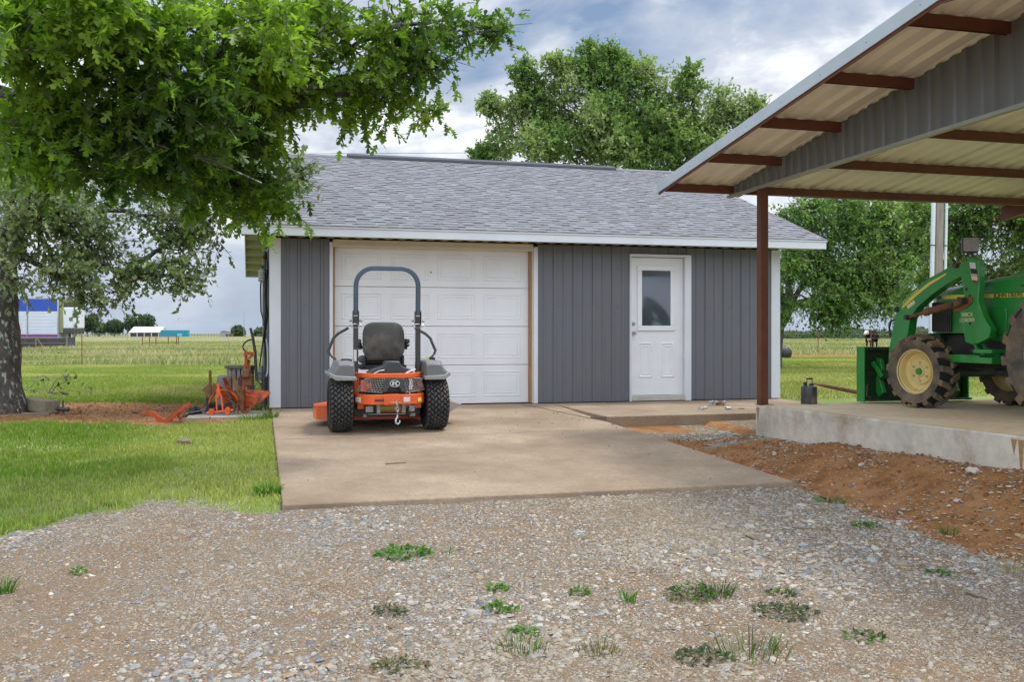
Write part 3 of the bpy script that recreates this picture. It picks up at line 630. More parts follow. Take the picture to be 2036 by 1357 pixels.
# entry door
e0, e1 = gt(1254.5), gt(1359.5); et = gz(1306, 512.5); eb = gz(1306, 786)
b = MB(); b.box((e0, .03, eb), (e1, .07, et)); ed = b.build('entry_door', 'white_door', G, bevel=.004)
b = MB(); b.box((tc_, -.045, .006), (e0-.004, .08, et+.045)); b.box((e1+.004, -.045, .006), (tdd, .08, et+.045)); b.box((e0-.0035, -.045, et+.005), (e1+.0035, .08, et+.045)); b.box((e1+.012, -.0455, .02), (e1+.026, -.0452, .35)); b.build('entry_frame', 'white_trim', G, bevel=.004)
b = MB(); b.box((e0-.003, -.06, .012), (e1+.003, .09, eb-.004)); b.build('threshold', pm('worn_sill', (.45, .42, .36), .6, 0, .15, 6), G, bevel=.006)
w0, w1, wb, wt = gt(1268), gt(1343), gz(1306, 658), gz(1306, 528.5)
b = MB(); fw = .075
for lo, hi in (((w0, wb), (w1, wb+fw)), ((w0, wt-fw), (w1, wt)), ((w0, wb+fw+.0005), (w0+fw, wt-fw-.0005)), ((w1-fw, wb+fw+.0005), (w1, wt-fw-.0005))): b.box((lo[0], .008, lo[1]), (hi[0], .0295, hi[1]))
wf = b.build('window_frame', 'white_door', ed, bevel=.006)
b = MB(); b.box((w0+fw, .018, wb+fw), (w1-fw, .0215, wt-fw)); b.build('pane', 'glass', wf)
b = MB(); z = wb+fw+.004
while z < wt-fw: b.box((w0+fw+.004, .0235, z), (w1-fw-.004, .0285, z+.007)); z += .0125
b.build('blind', 'blind', wf)
b = MB()
for pa, pb in ((1271, 1298), (1315.5, 1341.5)): frame_ring(b, gt(pa), gt(pb), gz(1306, 752), gz(1306, 681), .035, .0295, .012); frame_ring(b, gt(pa)+.05, gt(pb)-.05, gz(1306, 752)+.05, gz(1306, 681)-.05, .02, .0295, .008)
b.build('door_panel', 'white_door', ed, ang=20)
hx = gt(1258.5)+.02; zk = gz(1258, 662.5); zd = gz(1258, 644)
m = Matrix.Translation((hx, .03, zk)) @ Matrix.Rotation(R(90), 4, 'X')
b = MB(); b.lathe([(.030, 0), (.030, .008), (.011, .012), (.011, .03), (.024, .038), (.027, .052), (.018, .062), (.002, .064)], 18, m); b.build('door_knob', 'steel', ed)
m = Matrix.Translation((hx, .03, zd)) @ Matrix.Rotation(R(90), 4, 'X')
b = MB(); b.lathe([(.028, 0), (.028, .012), (.022, .018), (.012, .019), (.001, .019)], 18, m); b.build('deadbolt', 'steel', ed)

# ------------------------------------------------------------ carport
C = thing('carport', 'open carport with red steel frame, pale sheet roof and concrete slab', 'carport', CA, TH)
EY, RY, FY = .617, -4.15, -8.95; XL, XR = -.92, 7.4; SLP = .1375
def rz(y): return 2.775+SLP*(.493-y) if y > RY else 2.775+SLP*(.493-RY)-SLP*(RY-y)
def slz(y): return .22-.0125*y
b = MB(); b.prism([(0, 0, -.35), (0, -9.4, -.35), (0, -9.4, slz(-9.4)-.002), (0, 0, slz(0)-.002)], (7.2, 0, 0)); sb = b.build('slab', 'slab', C, bevel=.015)
b = MB(); b.prism([(.03, -.03, slz(0)), (7.17, -.03, slz(0)), (7.17, -9.37, slz(-9.4)), (.03, -9.37, slz(-9.4))], (0, 0, .0022)); b.build('slab_surface', 'slabtop', sb)
rs = pm('rust_stained_concrete', (.33, .19, .09), .9, 0, .3, 30)   # rust runs below post and bolt
for yy, ln in ((-.06, .2), (-3.9, .3), (-3.83, .12)):
    pts = [(-.0025, yy-.03, slz(yy)-.03), (-.0025, yy-.012, slz(yy)-.03-ln*.6), (-.0025, yy, slz(yy)-.03-ln), (-.0025, yy+.014, slz(yy)-.03-ln*.5), (-.0025, yy+.03, slz(yy)-.03)]; MB().add(pts, [tuple(range(5))]).build('rust_stain', rs, sb)
for x0, y0 in ((.005, -.115), (3.9, -.115), (7.0, -.115), (.005, -8.3), (7.0, -8.3)):
    b = MB(); z0 = slz(y0)+.006; b.box((x0, y0, z0), (x0+.095, y0+.095, 2.67)); p_ = b.build('post', 'redsteel', C, bevel=.006)
    b = MB(); b.box((x0-.0-.004 if x0 > .1 else x0-.003, y0-.03, z0-.005), (x0+.15, y0+.125, z0+.001)); b.build('base_plate', 'rust', p_)
def purlin(y, x0, x1):
    z = rz(y); b = MB()
    b.prism([(x0, y-.025, z-.0945), (x0, y-.025, z-.003), (x0, y+.025, z-.008), (x0, y+.025, z-.0945), (x0, y+.02, z-.0945), (x0, y+.02, z-.014), (x0, y-.019, z-.010), (x0, y-.019, z-.0945)], (x1-x0, 0, 0)); b.build('purlin', 'redsteel', C)
for y in (.493, -.60, -1.66, -2.73, -3.80): purlin(y, XL+.02, XR)
for y in (-4.5, -5.57, -6.64, -7.7, -8.8): purlin(y, XL+.02, XR)
for x0 in (.012, 3.86, 7.0):
    b = MB()
    for ya, yb in ((EY-.04, RY), (FY+.04, RY)):
        b.prism([(x0, ya, rz(ya)-.27 if x0 > 1 else rz(ya)-.104), (x0, yb, rz(RY)-.27), (x0, yb, rz(RY)-.098), (x0, ya, rz(ya)-.098)], (.1, 0, 0))
    b.build('rafter', 'redsteel', C, bevel=.004)
b = MB(); b.box((.115, -.085, 2.60), (XR, -.03, 2.68)); b.build('eave_beam', 'redsteel', C)
prof = []
for k in range(int((XR-XL)/.205)+1):
    c = XL+k*.205; prof += [(c+.01, 0), (c+.04, .036), (c+.08, .036), (c+.11, 0)]
for ya, yb in ((EY, RY), (FY, RY)):
    b = MB(); b.sheet([(p, q) for p, q in prof if p <= XR], lambda p, q: (p, ya, rz(ya)+q), lambda p, q: (p, yb, rz(RY)+q)); b.build('roof_sheet', 'roofpanel', C, ang=15)
    b = MB()
    for xx in np.arange(XL+.92, XR, 1.0): b.sheet([(xx, 0), (xx+.006, 0)], lambda p, q: (p, ya, rz(ya)-.002), lambda p, q: (p, yb, rz(RY)-.002))
    b.build('sheet_lap', 'darkopen', C)
b = MB()
for y in (.493, -.60, -1.66, -2.73, -3.80):
    for k in range(int((XR-XL)/.205)):
        xx = XL+k*.205+.05; b.cyl((xx+.1, y-.03, rz(y)-.012), (xx+.1, y-.03, rz(y)+.006), .005, n=5)
pass
# rake trim on the left edge, folded over the ridge
b = MB()
for ya, yb in ((EY+.02, RY), (FY-.02, RY)):
    b.prism([(XL-.012, ya, rz(ya)-.085), (XL-.012, yb, rz(RY)-.085), (XL-.012, yb, rz(RY)+.03), (XL-.012, ya, rz(ya)+.03)], (.012, 0, 0))
    b.prism([(XL, ya, rz(ya)+.024), (XL, yb, rz(RY)+.024), (XL+.1, yb, rz(RY)+.024), (XL+.1, ya, rz(ya)+.024)], (0, 0, .006))
b.build('rake_trim', 'galv', C)
b = MB()
for ya, yb in ((EY-.01, RY), (FY+.01, RY)): b.prism([(XL+.002, ya, rz(ya)-.108), (XL+.002, yb, rz(RY)-.108), (XL+.002, yb, rz(RY)-.004), (XL+.002, ya, rz(ya)-.004)], (.012, 0, 0))
b.build('rake_angle', 'redsteel', C)
b = MB()
for k in range(8):
    y = EY-.25-k*.62; b.ball((XL-.014, y, rz(y)-.03), (.004, .008, .008), 6, 4)
b.build('rake_screw', 'steel', C)
b = MB(); b.box((XL, EY+.005, rz(EY)-.06), (XR, EY+.02, rz(EY)+.0)); b.build('eave_trim', 'galv', C)
# gable sheet hung between rake and level bottom
ZB = 2.665
prof = rib_profile(FY+.1, EY, .152, .03, .06)
b = MB(); b.sheet([(p, q) for p, q in prof], lambda p, q: (-.004-q, p, ZB+.012*-min(p, 0)), lambda p, q: (-.004-q, p, max(rz(p)-.004, ZB+.02))); b.build('gable_sheet', 'tanpanel', C, ang=15)
b = MB(); b.prism([(-.035, EY, ZB-.02), (-.035, FY, ZB-.02+.012*9), (-.035, FY, ZB+.012+.012*9), (-.035, EY, ZB+.012)], (.05, 0, 0)); b.build('gable_bottom_trim', pm('tan_bottom_trim', (.33, .33, .30), .45, .1, .08, 3), C)
# ------------------------------------------------------------ wheels
M['tyreblack'] = pm('dark_tread_groove', (.012, .012, .012), .85, 0, .2, 10)
M['lugturf'] = pm('worn_turf_lug', (.05, .05, .05), .7, 0, .3, 14, c2=(.17, .12, .06), amt=.36, c2scale=5, soft=.12)
def tyre_profile(R_, w, rr, crown=.025):
    h = w/2; q = R_-rr
    return [(rr, -h*.72), (rr+q*.12, -h*.86), (rr+q*.45, -h), (rr+q*.78, -h*.97), (R_-crown, -h*.84), (R_-.004, -h*.45), (R_, 0), (R_-.004, h*.45), (R_-crown, h*.84), (rr+q*.78, h*.97), (rr+q*.45, h), (rr+q*.12, h*.86), (rr, h*.72), (rr-.012, h*.5), (rr-.012, -h*.5)]
AXX = Matrix.Rotation(R(90), 4, 'Y')                             # lathe axis z -> x
def lug(b, poly, Rb, Rt, w, crown):
    """poly: (angle, x) outline of one tread block"""
    def P(a, x, r): r -= crown*max(0, abs(x)/(w/2)-.45)/.55; return Vector((x, r*math.sin(a), r*math.cos(a)))
    k = len(poly); vs = [P(a, x, Rb) for a, x in poly]; c = (sum(p[0] for p in poly)/k, sum(p[1] for p in poly)/k)
    vs += [P(c[0]+(a-c[0])*.88, c[1]+(x-c[1])*.9, Rt) for a, x in poly]
    b.add(vs, [tuple(range(k, 2*k))]+[(i, (i+1) % k, k+(i+1) % k, k+i) for i in range(k)])
def wheel(parent, loc, R_, w, rr, tread, steer=0., rimm='rim', tm='tyre', lm='tyre', side=-1):
    m = AXX
    b = MB(); b.lathe(tyre_profile(R_, w, rr), 56, m, close=True); t = b.build('tyre', tm, parent, loc); t.rotation_euler = (0, 0, steer)
    b = MB()
    if tread == 'turf':
        n = 32
        for i in range(n):
            for j in range(7):
                x = (j-3)*w*.134; a = 2*math.pi*(i+.5*(j % 2))/n; da = 2*math.pi/n*.36; sk = .45*da*(1 if j % 2 else -1)
                lug(b, [(a-da+sk, x-w*.058), (a-da-sk, x+w*.058), (a+da*.7-sk, x+w*.058), (a+da*.7+sk, x-w*.058)], R_-.006, R_+.014, w, .028)
    else:
        n = tread
        for i in range(n):
            for s_ in (-1, 1):
                a = 2*math.pi*(i+(.5 if s_ > 0 else 0))/n; d = 2*math.pi/n
                lug(b, [(a, s_*-.03*w), (a+d*.34, s_*-.03*w), (a+d*.62, s_*.2*w), (a+d*.78, s_*.49*w), (a+d*.34, s_*.49*w), (a+d*.2, s_*.22*w)], R_-.01, R_+.03, w, .03)
                lug(b, [(a+d*.34, s_*.5*w), (a+d*.78, s_*.5*w), (a+d*.74, s_*.42*w), (a+d*.38, s_*.42*w)], R_-.06, R_+.004, w, .03)
    b.build('tread', lm, t, ang=20)
    if tread != 'turf':
        q = R_-rr; h = w/2
        for e in (-1, 1):
            b = MB(); b.lathe([(rr-.002, e*h*.76), (rr+q*.12, e*(h*.86+.003)), (rr+q*.45, e*(h+.004)), (rr+q*.75, e*(h*.97+.004)), (rr+q*.8, e*h*.9)], 48, m, cap=False); b.build('sidewall', 'tyred', t)
    b = MB(); q = rr; s_ = side
    b.lathe([(q-.004, s_*w*.40), (q+.008, s_*w*.42), (q+.008, s_*w*.36), (q-.02, s_*w*.33), (q-.035, s_*w*.08), (q*.62, s_*w*.02), (q*.58, s_*w*.10), (q*.26, s_*w*.10), (q*.22, s_*w*.16), (.002, s_*w*.16)], 40, m, cap=False)
    b.lathe([(q-.004, -s_*w*.40), (q-.03, -s_*w*.2), (q*.5, -s_*w*.05), (.002, -s_*w*.05)], 30, m, cap=False)
    r_ = b.build('rim', rimm, t)
    if tread != 'turf':
        nut = MB().tube([Vector((0, 0, 0)), Vector((s_*.014, 0, 0))], .012, 6).build('lug_nut', 'steel', r_)
        for k in range(6):
            a = k*math.pi/3; o2 = nut if k == 0 else nut.copy(); o2.location = (s_*w*.10, q*.43*math.sin(a), q*.43*math.cos(a))
            if k: COL.objects.link(o2)
    b = MB(); b.tube([Vector((s_*w*.15, 0, 0)), Vector((s_*w*.24, 0, 0))], [q*.17, q*.14], 16); b.build('hub_cap', 'green' if rimm == 'rim' else 'black', r_)
    return t
# ------------------------------------------------------------ zero-turn mower (seen from behind)
MC = at(771, 855, 10.86); mz = float(ground_z(MC.x, MC.y))
t0, d0 = td(MC.x, MC.y); MW = thing('riding_mower', 'orange and grey zero turn riding mower with roll bar parked before the white garage door', 'riding mower', (MC.x, MC.y, .03*d0), TH)
for s_ in (-1, 1): wheel(MW, (s_*.535, .0, .31), .30, .265, .15, 'turf', 0, 'dkgrey', 'tyreblack', 'lugturf', s_)
for s_ in (-1, 1):
    w_ = wheel(MW, (s_*.42, 1.42, .165), .165, .14, .08, 'turf', 0, 'dkgrey', 'tyre', 'tyre', s_)
    b = MB(); b.tube([(s_*.42, 1.42, .5), (s_*.42, 1.36, .42), (s_*.42, 1.36, .36)], .03, 8); b.beam((s_*.5, 1.42, .165), (s_*.5, 1.36, .37), .03, .05, (1, 0, 0)); b.beam((s_*.34, 1.42, .165), (s_*.34, 1.36, .37), .03, .05, (1, 0, 0)); b.box((s_*.42-.11, 1.33, .36), (s_*.42+.11, 1.4, .38)); b.build('caster_fork', 'dkgrey', MW, bevel=.004)
# frame and decks
b = MB(); b.box((-.36, -.15, .26), (-.28, 1.5, .36)); b.box((.28, -.15, .26), (.36, 1.5, .36)); b.box((-.279, 1.1, .27), (.279, 1.2, .35)); b.build('frame', 'orange', MW, bevel=.006)
b = MB(); b.box((-.38, .02, .16), (.38, .5, .34)); b.box((-.22, -.05, .2), (.22, .1, .3)); b.cyl((-.4, 0, .31), (.4, 0, .31), .045); b.box((-.3, .36, .335), (.3, .8, .62)); b.build('transmission', 'dkgrey', MW, bevel=.01)
deck = [(-.77, .45), (-.79, .75), (-.6, 1.12), (-.2, 1.2), (.2, 1.2), (.6, 1.1), (.66, .75), (.64, .42), (.2, .33), (-.3, .33)]
b = MB(); b.prism([(x, y, .245) for x, y in deck], (0, 0, .02))
k = len(deck); vs = [(x, y, .10) for x, y in deck]+[(x, y, .246) for x, y in deck]; b.add(vs, [(i, (i+1) % k, k+(i+1) % k, k+i) for i in range(k)]); b.build('mower_deck', 'orange', MW, bevel=.008)
b = MB(); b.box((-.5, .5, .12), (.5, .95, .2)); b.build('deck_underside', 'deckred', MW)
b = MB(); A_ = [(.64, .30, .31), (.79, .33, .295), (.94, .42, .25), (.78, .36, .15), (.64, .32, .14)]; b.prism(A_, (0, .014, .004)); b.prism([(.64, .315, .31), (.79, .345, .295), (.94, .435, .25), (.90, .72, .26), (.64, .76, .31)], (0, 0, .012)); b.build('discharge_chute', pm('pale_rubber_chute', (.46, .43, .38), .6, 0, .1, 6, grime=.3), MW)
# roll bar
def arch(b, x, z0, z1, rad, y0, y1, w, dp):
    pts = [(-x, z0)]+[(-x+rad-rad*math.cos(a), z1-rad+rad*math.sin(a)) for a in np.linspace(0, math.pi/2, 9)]+[(x-rad+rad*math.sin(a), z1-rad+rad*math.cos(a)) for a in np.linspace(0, math.pi/2, 9)]+[(x, z0)]
    k = len(pts); vs = []
    for i, (px, pz) in enumerate(pts):
        p = Vector((px, 0, pz)); a = Vector((pts[max(i-1, 0)][0], 0, pts[max(i-1, 0)][1])); c = Vector((pts[min(i+1, k-1)][0], 0, pts[min(i+1, k-1)][1])); tg = (c-a).normalized(); nn = Vector((tg.z, 0, -tg.x)); y = y0+(y1-y0)*(pz-z0)/(z1-z0)
        for s1, s2 in ((-1, -1), (1, -1), (1, 1), (-1, 1)): vs.append(p+nn*s1*w/2+Vector((0, y+s2*dp/2, 0)))
    b.add(vs, [(i*4+j, i*4+(j+1) % 4, i*4+4+(j+1) % 4, i*4+4+j) for i in range(k-1) for j in range(4)]+[(3, 2, 1, 0), tuple((k-1)*4+j for j in range(4))])
b = MB(); arch(b, .355, 1.31, 1.845, .2, .06, .03, .052, .052); b.build('roll_bar', 'ropsblue', MW, bevel=.007)
for s_ in (-1, 1):
    b = MB(); b.box((s_*.355-.027, .03, .62), (s_*.355+.027, .09, 1.30)); p_ = b.build('roll_bar_post', 'dkgrey', MW, bevel=.005)
    b = MB()
    for e in (-1, 1): b.box((s_*.355+e*.031-.003, .015, 1.2), (s_*.355+e*.031+.003, .1, 1.36))
    b.build('hinge_plate', 'dkgrey', p_)
    b = MB(); b.cyl((s_*.355-.06, .05, 1.25), (s_*.355+.06, .05, 1.25), .011, n=8)
    for e in (-1, 1): b.ball((s_*.355+e*.06, .05, 1.25), .017, 8, 6)
    b.tube([(s_*.355+.075*math.cos(a), .012+.02*math.sin(a*2), 1.19+.022*math.sin(a)) for a in np.linspace(0, 6.283, 18)], .0035, 5); b.build('hinge_pin', 'steel', p_)
b = MB(); b.box((-.383, .0, .79), (-.357+.006, .028, .92)); b.build('warning_label', 'label', MW)
# seat
b = MB(); prof = []
for k in range(25):
    a = -math.pi*.5+2*math.pi*k/24
for (yy, sc) in ((.31, .9), (.325, 1.), (.39, 1.), (.43, .9)):
    for k in range(28):
        a = 2*math.pi*k/28; e = .42
        cx_ = math.copysign(abs(math.cos(a))**e, math.cos(a)); sz_ = math.copysign(abs(math.sin(a))**(e if math.sin(a) < 0 else .62), math.sin(a))
        wd = .243 if math.sin(a) > -.4 else .235
        prof.append((cx_*wd*sc, yy-.03*sz_*-1*0+.05*(1.02+.23*sz_-1.02)*0+.09*(.23+.23*sz_*sc), 1.015+sz_*.222*sc))
b.add(prof, [(i*28+j, i*28+(j+1) % 28, (i+1)*28+(j+1) % 28, (i+1)*28+j) for i in range(3) for j in range(28)]+[tuple(range(28))[::-1], tuple(84+j for j in range(28))])
b.build('seat_back', 'vinyl', MW, ang=50)
b = MB(); b.box((-.25, .38, .74), (.25, .86, .84)); b.build('seat_cushion', 'vinyl', MW, bevel=.04)
b = MB(); b.box((-.27, .36, .68), (.27, .8, .735)); b.box((-.2, .33, .785), (.2, .36, .81)); b.box((-.24, .34, .7), (-.21, .4, .85)); b.box((.21, .34, .7), (.24, .4, .85)); b.build('seat_frame', 'black', MW, bevel=.008)
for s_ in (-1, 1):
    b = MB(); b.box((s_*.285-.028, .38, .985), (s_*.285+.028, .7, 1.04)); a_ = b.build('armrest', 'vinyl', MW, bevel=.014)
    b = MB(); b.beam((s_*.275, .42, .99), (s_*.262, .40, .92), .03, .04); b.ball((s_*.285, .385, .965), (.026, .03, .02), 10, 6); b.build('armrest_bracket', 'black', a_)
    b = MB(); b.tube([(s_*.395, .52, 1.17), (s_*.42, .52, 1.155), (s_*.52, .5, 1.10), (s_*.575, .48, 1.045), (s_*.60, .47, .98), (s_*.632, .45, .90), (s_*.615, .44, .855)], [.017]*6+[.015], 10); b.tube([(s_*.615, .44, .857), (s_*.59, .43, .83), (s_*.545, .42, .80)], .012, 8); b.build('steering_lever', 'dkgrey', MW)
    f = MB(); o_ = [(.385, .60), (.395, .79), (.47, .805), (.575, .795), (.605, .72), (.655, .665), (.66, .62), (.6, .595)]
    k = len(o_); vs = []
    for yy, sc in ((-.26, .90), (-.19, 1), (.25, 1), (.5, .95), (.62, .86)):
        for x, z in o_: vs.append((s_*(.52+(x-.52)*sc), yy, .6+(z-.6)*(sc if yy > 0 else sc**2.4)))
    f.add(vs, [(i*k+j, i*k+(j+1) % k, (i+1)*k+(j+1) % k, (i+1)*k+j) for i in range(4) for j in range(k)]+[tuple(range(k))[::-1], tuple(4*k+j for j in range(k))]); fd = f.build('fender', 'fender', MW, bevel=.012, ang=45)
    b = MB(); b.prism([(s_*x, -.285, z) for x, z in ((.378, .585), (.378, .625), (.6, .64), (.668, .675), (.672, .635), (.6, .585))], (0, .8, 0)); b.build('fender_edge', pm('pale_fender_lip', (.3, .3, .29), .55, 0, .1, 6, grime=.3), fd, bevel=.008)
    if s_ < 0:
        b = MB(); b.box((-.52, -.1, .795), (-.41, .1, .812)); b.tube([(-.47+.045*math.cos(a), .0+.045*math.sin(a), .813) for a in np.linspace(0, 6.3, 16)], .006, 5); b.build('cup_holder', 'black', fd)
    else:
        b = MB(); b.cyl((.46, .0, .79), (.46, .0, .84), .017, n=10); b.build('fuel_cap', 'yellow', fd); b = MB(); b.cyl((.5, -.06, .79), (.5, -.06, .83), .035, n=12); b.build('filler', 'black', fd)
# bow bumper, guard, emblem
def bow(b, x, y0, y1, z0, z1, th, flat=.42, n=20):
    pts = [(-x, y0)]
    for k in range(n+1):
        q = -1+2*k/n; yy = y1+(y0-y1)*max(0, (abs(q)-flat)/(1-flat))**1.7*.75; pts.append((q*x*.985, yy))
    pts.append((x, y0)); k = len(pts); vs = []
    for i, (px, py) in enumerate(pts):
        a = Vector(pts[max(i-1, 0)]); c = Vector(pts[min(i+1, k-1)]); tg = (c-a).normalized(); nn = Vector((-tg.y, tg.x))
        for e, z in ((0, z0), (1, z0), (1, z1), (0, z1)): vs.append((px+nn.x*th*e, py+nn.y*th*e, z))
    b.add(vs, [(i*4+j, i*4+(j+1) % 4, i*4+4+(j+1) % 4, i*4+4+j) for i in range(k-1) for j in range(4)]+[(3, 2, 1, 0), tuple((k-1)*4+j for j in range(4))])
b = MB(); bow(b, .39, .05, -.40, .615, .665, .045); b.build('upper_guard_rail', 'orange', MW, bevel=.006)
b = MB(); bow(b, .39, -.12, -.42, .325, .435, .03, .55); bump_ = b.build('rear_bumper', 'orange', MW, bevel=.006)
for lo_, hi_, nm in (((-.385, -.05, .33), (-.33, .3, .62), 'side_plate'), ((.33, -.05, .33), (.385, .3, .62), 'side_plate'), ((-.1, -.44, .322), (.07, -.425, .44), 'hitch_plate')): MB().box(lo_, hi_).build(nm, 'orange', MW, bevel=.005)
for x0, x1, z0, z1, mt, nm in ((-.385, -.335, .345, .4, 'label', 'reflector'), (.118, .19, .352, .405, 'label', 'sticker'), (.285, .335, .348, .392, 'yellow', 'sticker'), (-.2, -.072, .36, .385, 'dkgrey', 'name_plate')):
    yy = -.4225-.003 if abs(x0) < .25 else -.35
    b = MB()
    if abs(x0) > .25:
        q0 = abs(x0)/.384; q1 = abs(x1)/.384
        ya = -.42+.30*max(0, (q0-.55)/.45)**1.7*.75-.004; yb = -.42+.30*max(0, (q1-.55)/.45)**1.7*.75-.004
        b.add([(x0, ya, z0), (x1, yb, z0), (x1, yb, z1), (x0, ya, z1)], [(0, 1, 2, 3)])
    else: b.box((x0, yy, z0), (x1, yy+.002, z1))
    b.build(nm, mt, bump_)
b = MB(); b.prism([(-.12, -.415, .46), (-.085, -.41, .60), (-.07, -.41, .612), (.10, -.41, .612), (.115, -.41, .60), (.15, -.415, .46), (.10, -.415, .462), (.075, -.415, .51), (-.045, -.415, .51), (-.07, -.415, .462)], (0, .02, 0)); gp = b.build('engine_guard', 'dkgrey', MW, bevel=.004)
def honeycomb(b, quadp, nx_, nz_, wd):
    A, B, D, E = [Vector(p) for p in quadp]
    def P(u_, v_): return A*(1-u_)*(1-v_)+B*u_*(1-v_)+D*u_*v_+E*(1-u_)*v_
    for i in range(nx_):
        for j in range(nz_):
            cx_ = (i+.5*(j % 2)+.5)/(nx_+.5); cz_ = (j+.5)/nz_; h = [(cx_+.5/(nx_+.5)*.96*math.sin(a)*1.12, cz_+.62/nz_*math.cos(a)) for a in [k*math.pi/3 for k in range(6)]]
            for k in range(6):
                p, q = h[k], h[(k+1) % 6]
                if k < 3 or i == 0 or j in (0, nz_-1): b.beam(P(*[min(max(c, 0), 1) for c in p]), P(*[min(max(c, 0), 1) for c in q]), wd, wd)
    b.tube([P(0, 0), P(1, 0), P(1, 1), P(0, 1), P(0, 0)], .006, 5)
for s_ in (-1, 1):
    b = MB(); honeycomb(b, [(s_*.375, -.20, .47), (s_*.11, -.405, .455), (s_*.085, -.40, .61), (s_*.29, -.31, .605)] if s_ < 0 else [(.14, -.405, .455), (.385, -.20, .47), (.33, -.28, .605), (.11, -.40, .61)], 8, 6, .0055); b.build('guard_mesh', 'greymetal', gp, smooth=False)
Mx = basis((.022, -.4125, .555), (1, 0, 0), (0, 0, 1))
b = MB(); b.add([Mx @ Vector((.055*math.cos(a)*q, .038*math.sin(a)*q, h)) for q, h in ((1, 0), (1, .006), (.86, .006), (.86, .003)) for a in np.linspace(0, 2*math.pi, 33)[:-1]], [(i*32+j, i*32+(j+1) % 32, (i+1)*32+(j+1) % 32, (i+1)*32+j) for i in range(3) for j in range(32)]); em = b.build('emblem', 'label', gp)
b = MB(); b.add([Mx @ Vector((.048*math.cos(a), .033*math.sin(a), .0022)) for a in np.linspace(0, 2*math.pi, 33)[:-1]], [tuple(range(32))]); b.build('emblem_field', 'black', em)
b = MB()
for pl in ([(-.034, -.02), (-.016, -.022), (-.006, .022), (-.024, .022)], [(-.012, .0), (.022, .026), (.04, .022), (.002, -.004)], [(-.004, -.001), (.012, .004), (.034, -.02), (.016, -.026)]): b.prism([Mx @ Vector((x, y, .003)) for x, y in pl], Mx.to_3x3() @ Vector((0, 0, .003)))
b.build('emblem_letter', 'label', em)
# engine under the guard
b = MB(); b.box((-.2, -.3, .44), (.2, .2, .62)); b.build('engine_block', 'dkgrey', MW, bevel=.02)
b = MB(); b.prism([(-.26, 0, .665), (-.2, 0, .71), (-.07, 0, .745), (-.05, 0, .80), (.10, 0, .80), (.12, 0, .745), (.22, 0, .71), (.27, 0, .66)], (0, .26, 0)); o_ = b.build('engine_cover', pm('blue_black_cover', (.035, .045, .06), .4, 0, .2, 6, grime=.25), MW, bevel=.015); o_.location = (0, -.27, -.005)
b = MB(); b.tube([(-.2, -.3, .655), (-.14, -.32, .69), (-.08, -.31, .7)], .007, 6); b.tube([(.28, -.2, .7), (.2, -.3, .68), (.16, -.31, .66)], .01, 6); b.tube([(.31, -.16, .55), (.36, -.2, .50), (.38, -.1, .52)], .005, 6); b.tube([(-.31, -.2, .46), (-.24, -.28, .5), (-.22, -.24, .58)], .008, 6); b.build('hose', 'label', MW)
b = MB(); b.box((-.33, -.26, .46), (-.26, -.1, .58)); b.cyl((-.24, -.3, .53), (-.24, -.2, .53), .035, n=10); b.cyl((-.2, -.28, .49), (-.2, -.2, .49), .025, n=10); b.build('battery_lead_box', 'orange', MW, bevel=.008)
b = MB(); b.cyl((-.14, -.2, .275), (.17, -.2, .275), .055, n=18); b.tube([(.17, -.2, .275), (.22, -.18, .3), (.25, -.1, .33)], .02, 8); b.build('muffler', 'muffler', MW)
b = MB(); b.box((-.28, -.3, .235), (-.2, -.22, .3)); b.box((.2, -.3, .235), (.26, -.22, .3)); b.cyl((-.25, -.27, .21), (.16, -.27, .21), .006, n=6); b.cyl((-.3, -.2, .19), (-.26, -.2, .19), .02, n=8); b.cyl((.22, -.2, .19), (.28, -.2, .19), .02, n=8); b.box((-.16, -.29, .22), (-.12, -.2, .33)); b.box((.12, -.29, .22), (.16, -.2, .33)); b.build('mounting_bracket', 'greymetal', MW, bevel=.004)
b = MB(); b.box((-.03, -.47, .345), (.08, -.425, .352)); b.cyl((.035, -.45, .33), (.035, -.45, .37), .012, n=8)
for k in range(3):
    c = Vector((.04+.004*k, -.45, .315-.037*k)); ax = Vector((1, 0, 0)) if k % 2 else Vector((0, 1, 0))
    b.tube([c+ax*.013*math.cos(a)+Vector((0, 0, .026*math.sin(a))) for a in np.linspace(0, 6.283, 14)], .005, 6)
b.tube([(.048, -.45, .215), (.045, -.45, .19), (.028, -.45, .16), (.03, -.45, .125), (.05, -.45, .112), (.07, -.45, .128), (.072, -.45, .155)], [.009, .010, .012, .013, .012, .009, .005], 9); b.build('tow_hook', 'steel', MW)

# ------------------------------------------------------------ loader tractor under the carport
TO = Vector((4.96, 10.36, 0)); TZ = .2305
T = thing('loader_tractor', 'green farm tractor with front loader and yellow stripes parked on the carport slab', 'tractor', (TO.x, TO.y, TZ), TH)
def tf(x, y, r):                                                   # photo pixel -> local (f, z) on the plane r
    o = TO+U*r; k = (x-CX)/F; f = (o.x-k*o.y)/(k*V.y-V.x); Y = o.y+V.y*f; return f, CAMZ-(y-HZ)/F*Y-TZ
def tp(x, y, r): f, z = tf(x, y, r); return Vector((r, f, z))
def c4(x, y): return 1500+x/3.7985, 380+y/3.7985
wheel(T, (-.60, 0, .392), .372, .27, .232, 15, R(10), 'rim', 'tyreblack', 'lug', -1)
wheel(T, (.60, .0, .392), .372, .27, .232, 15, R(10), 'rim', 'tyre', 'tyred', 1)
wheel(T, (-.555, -1.83, .602), .585, .34, .32, 17, 0, 'rim', 'tyreblack', 'lug', -1)
wheel(T, (.555, -1.83, .602), .585, .34, .32, 17, 0, 'rim', 'tyred', 'lug', 1)
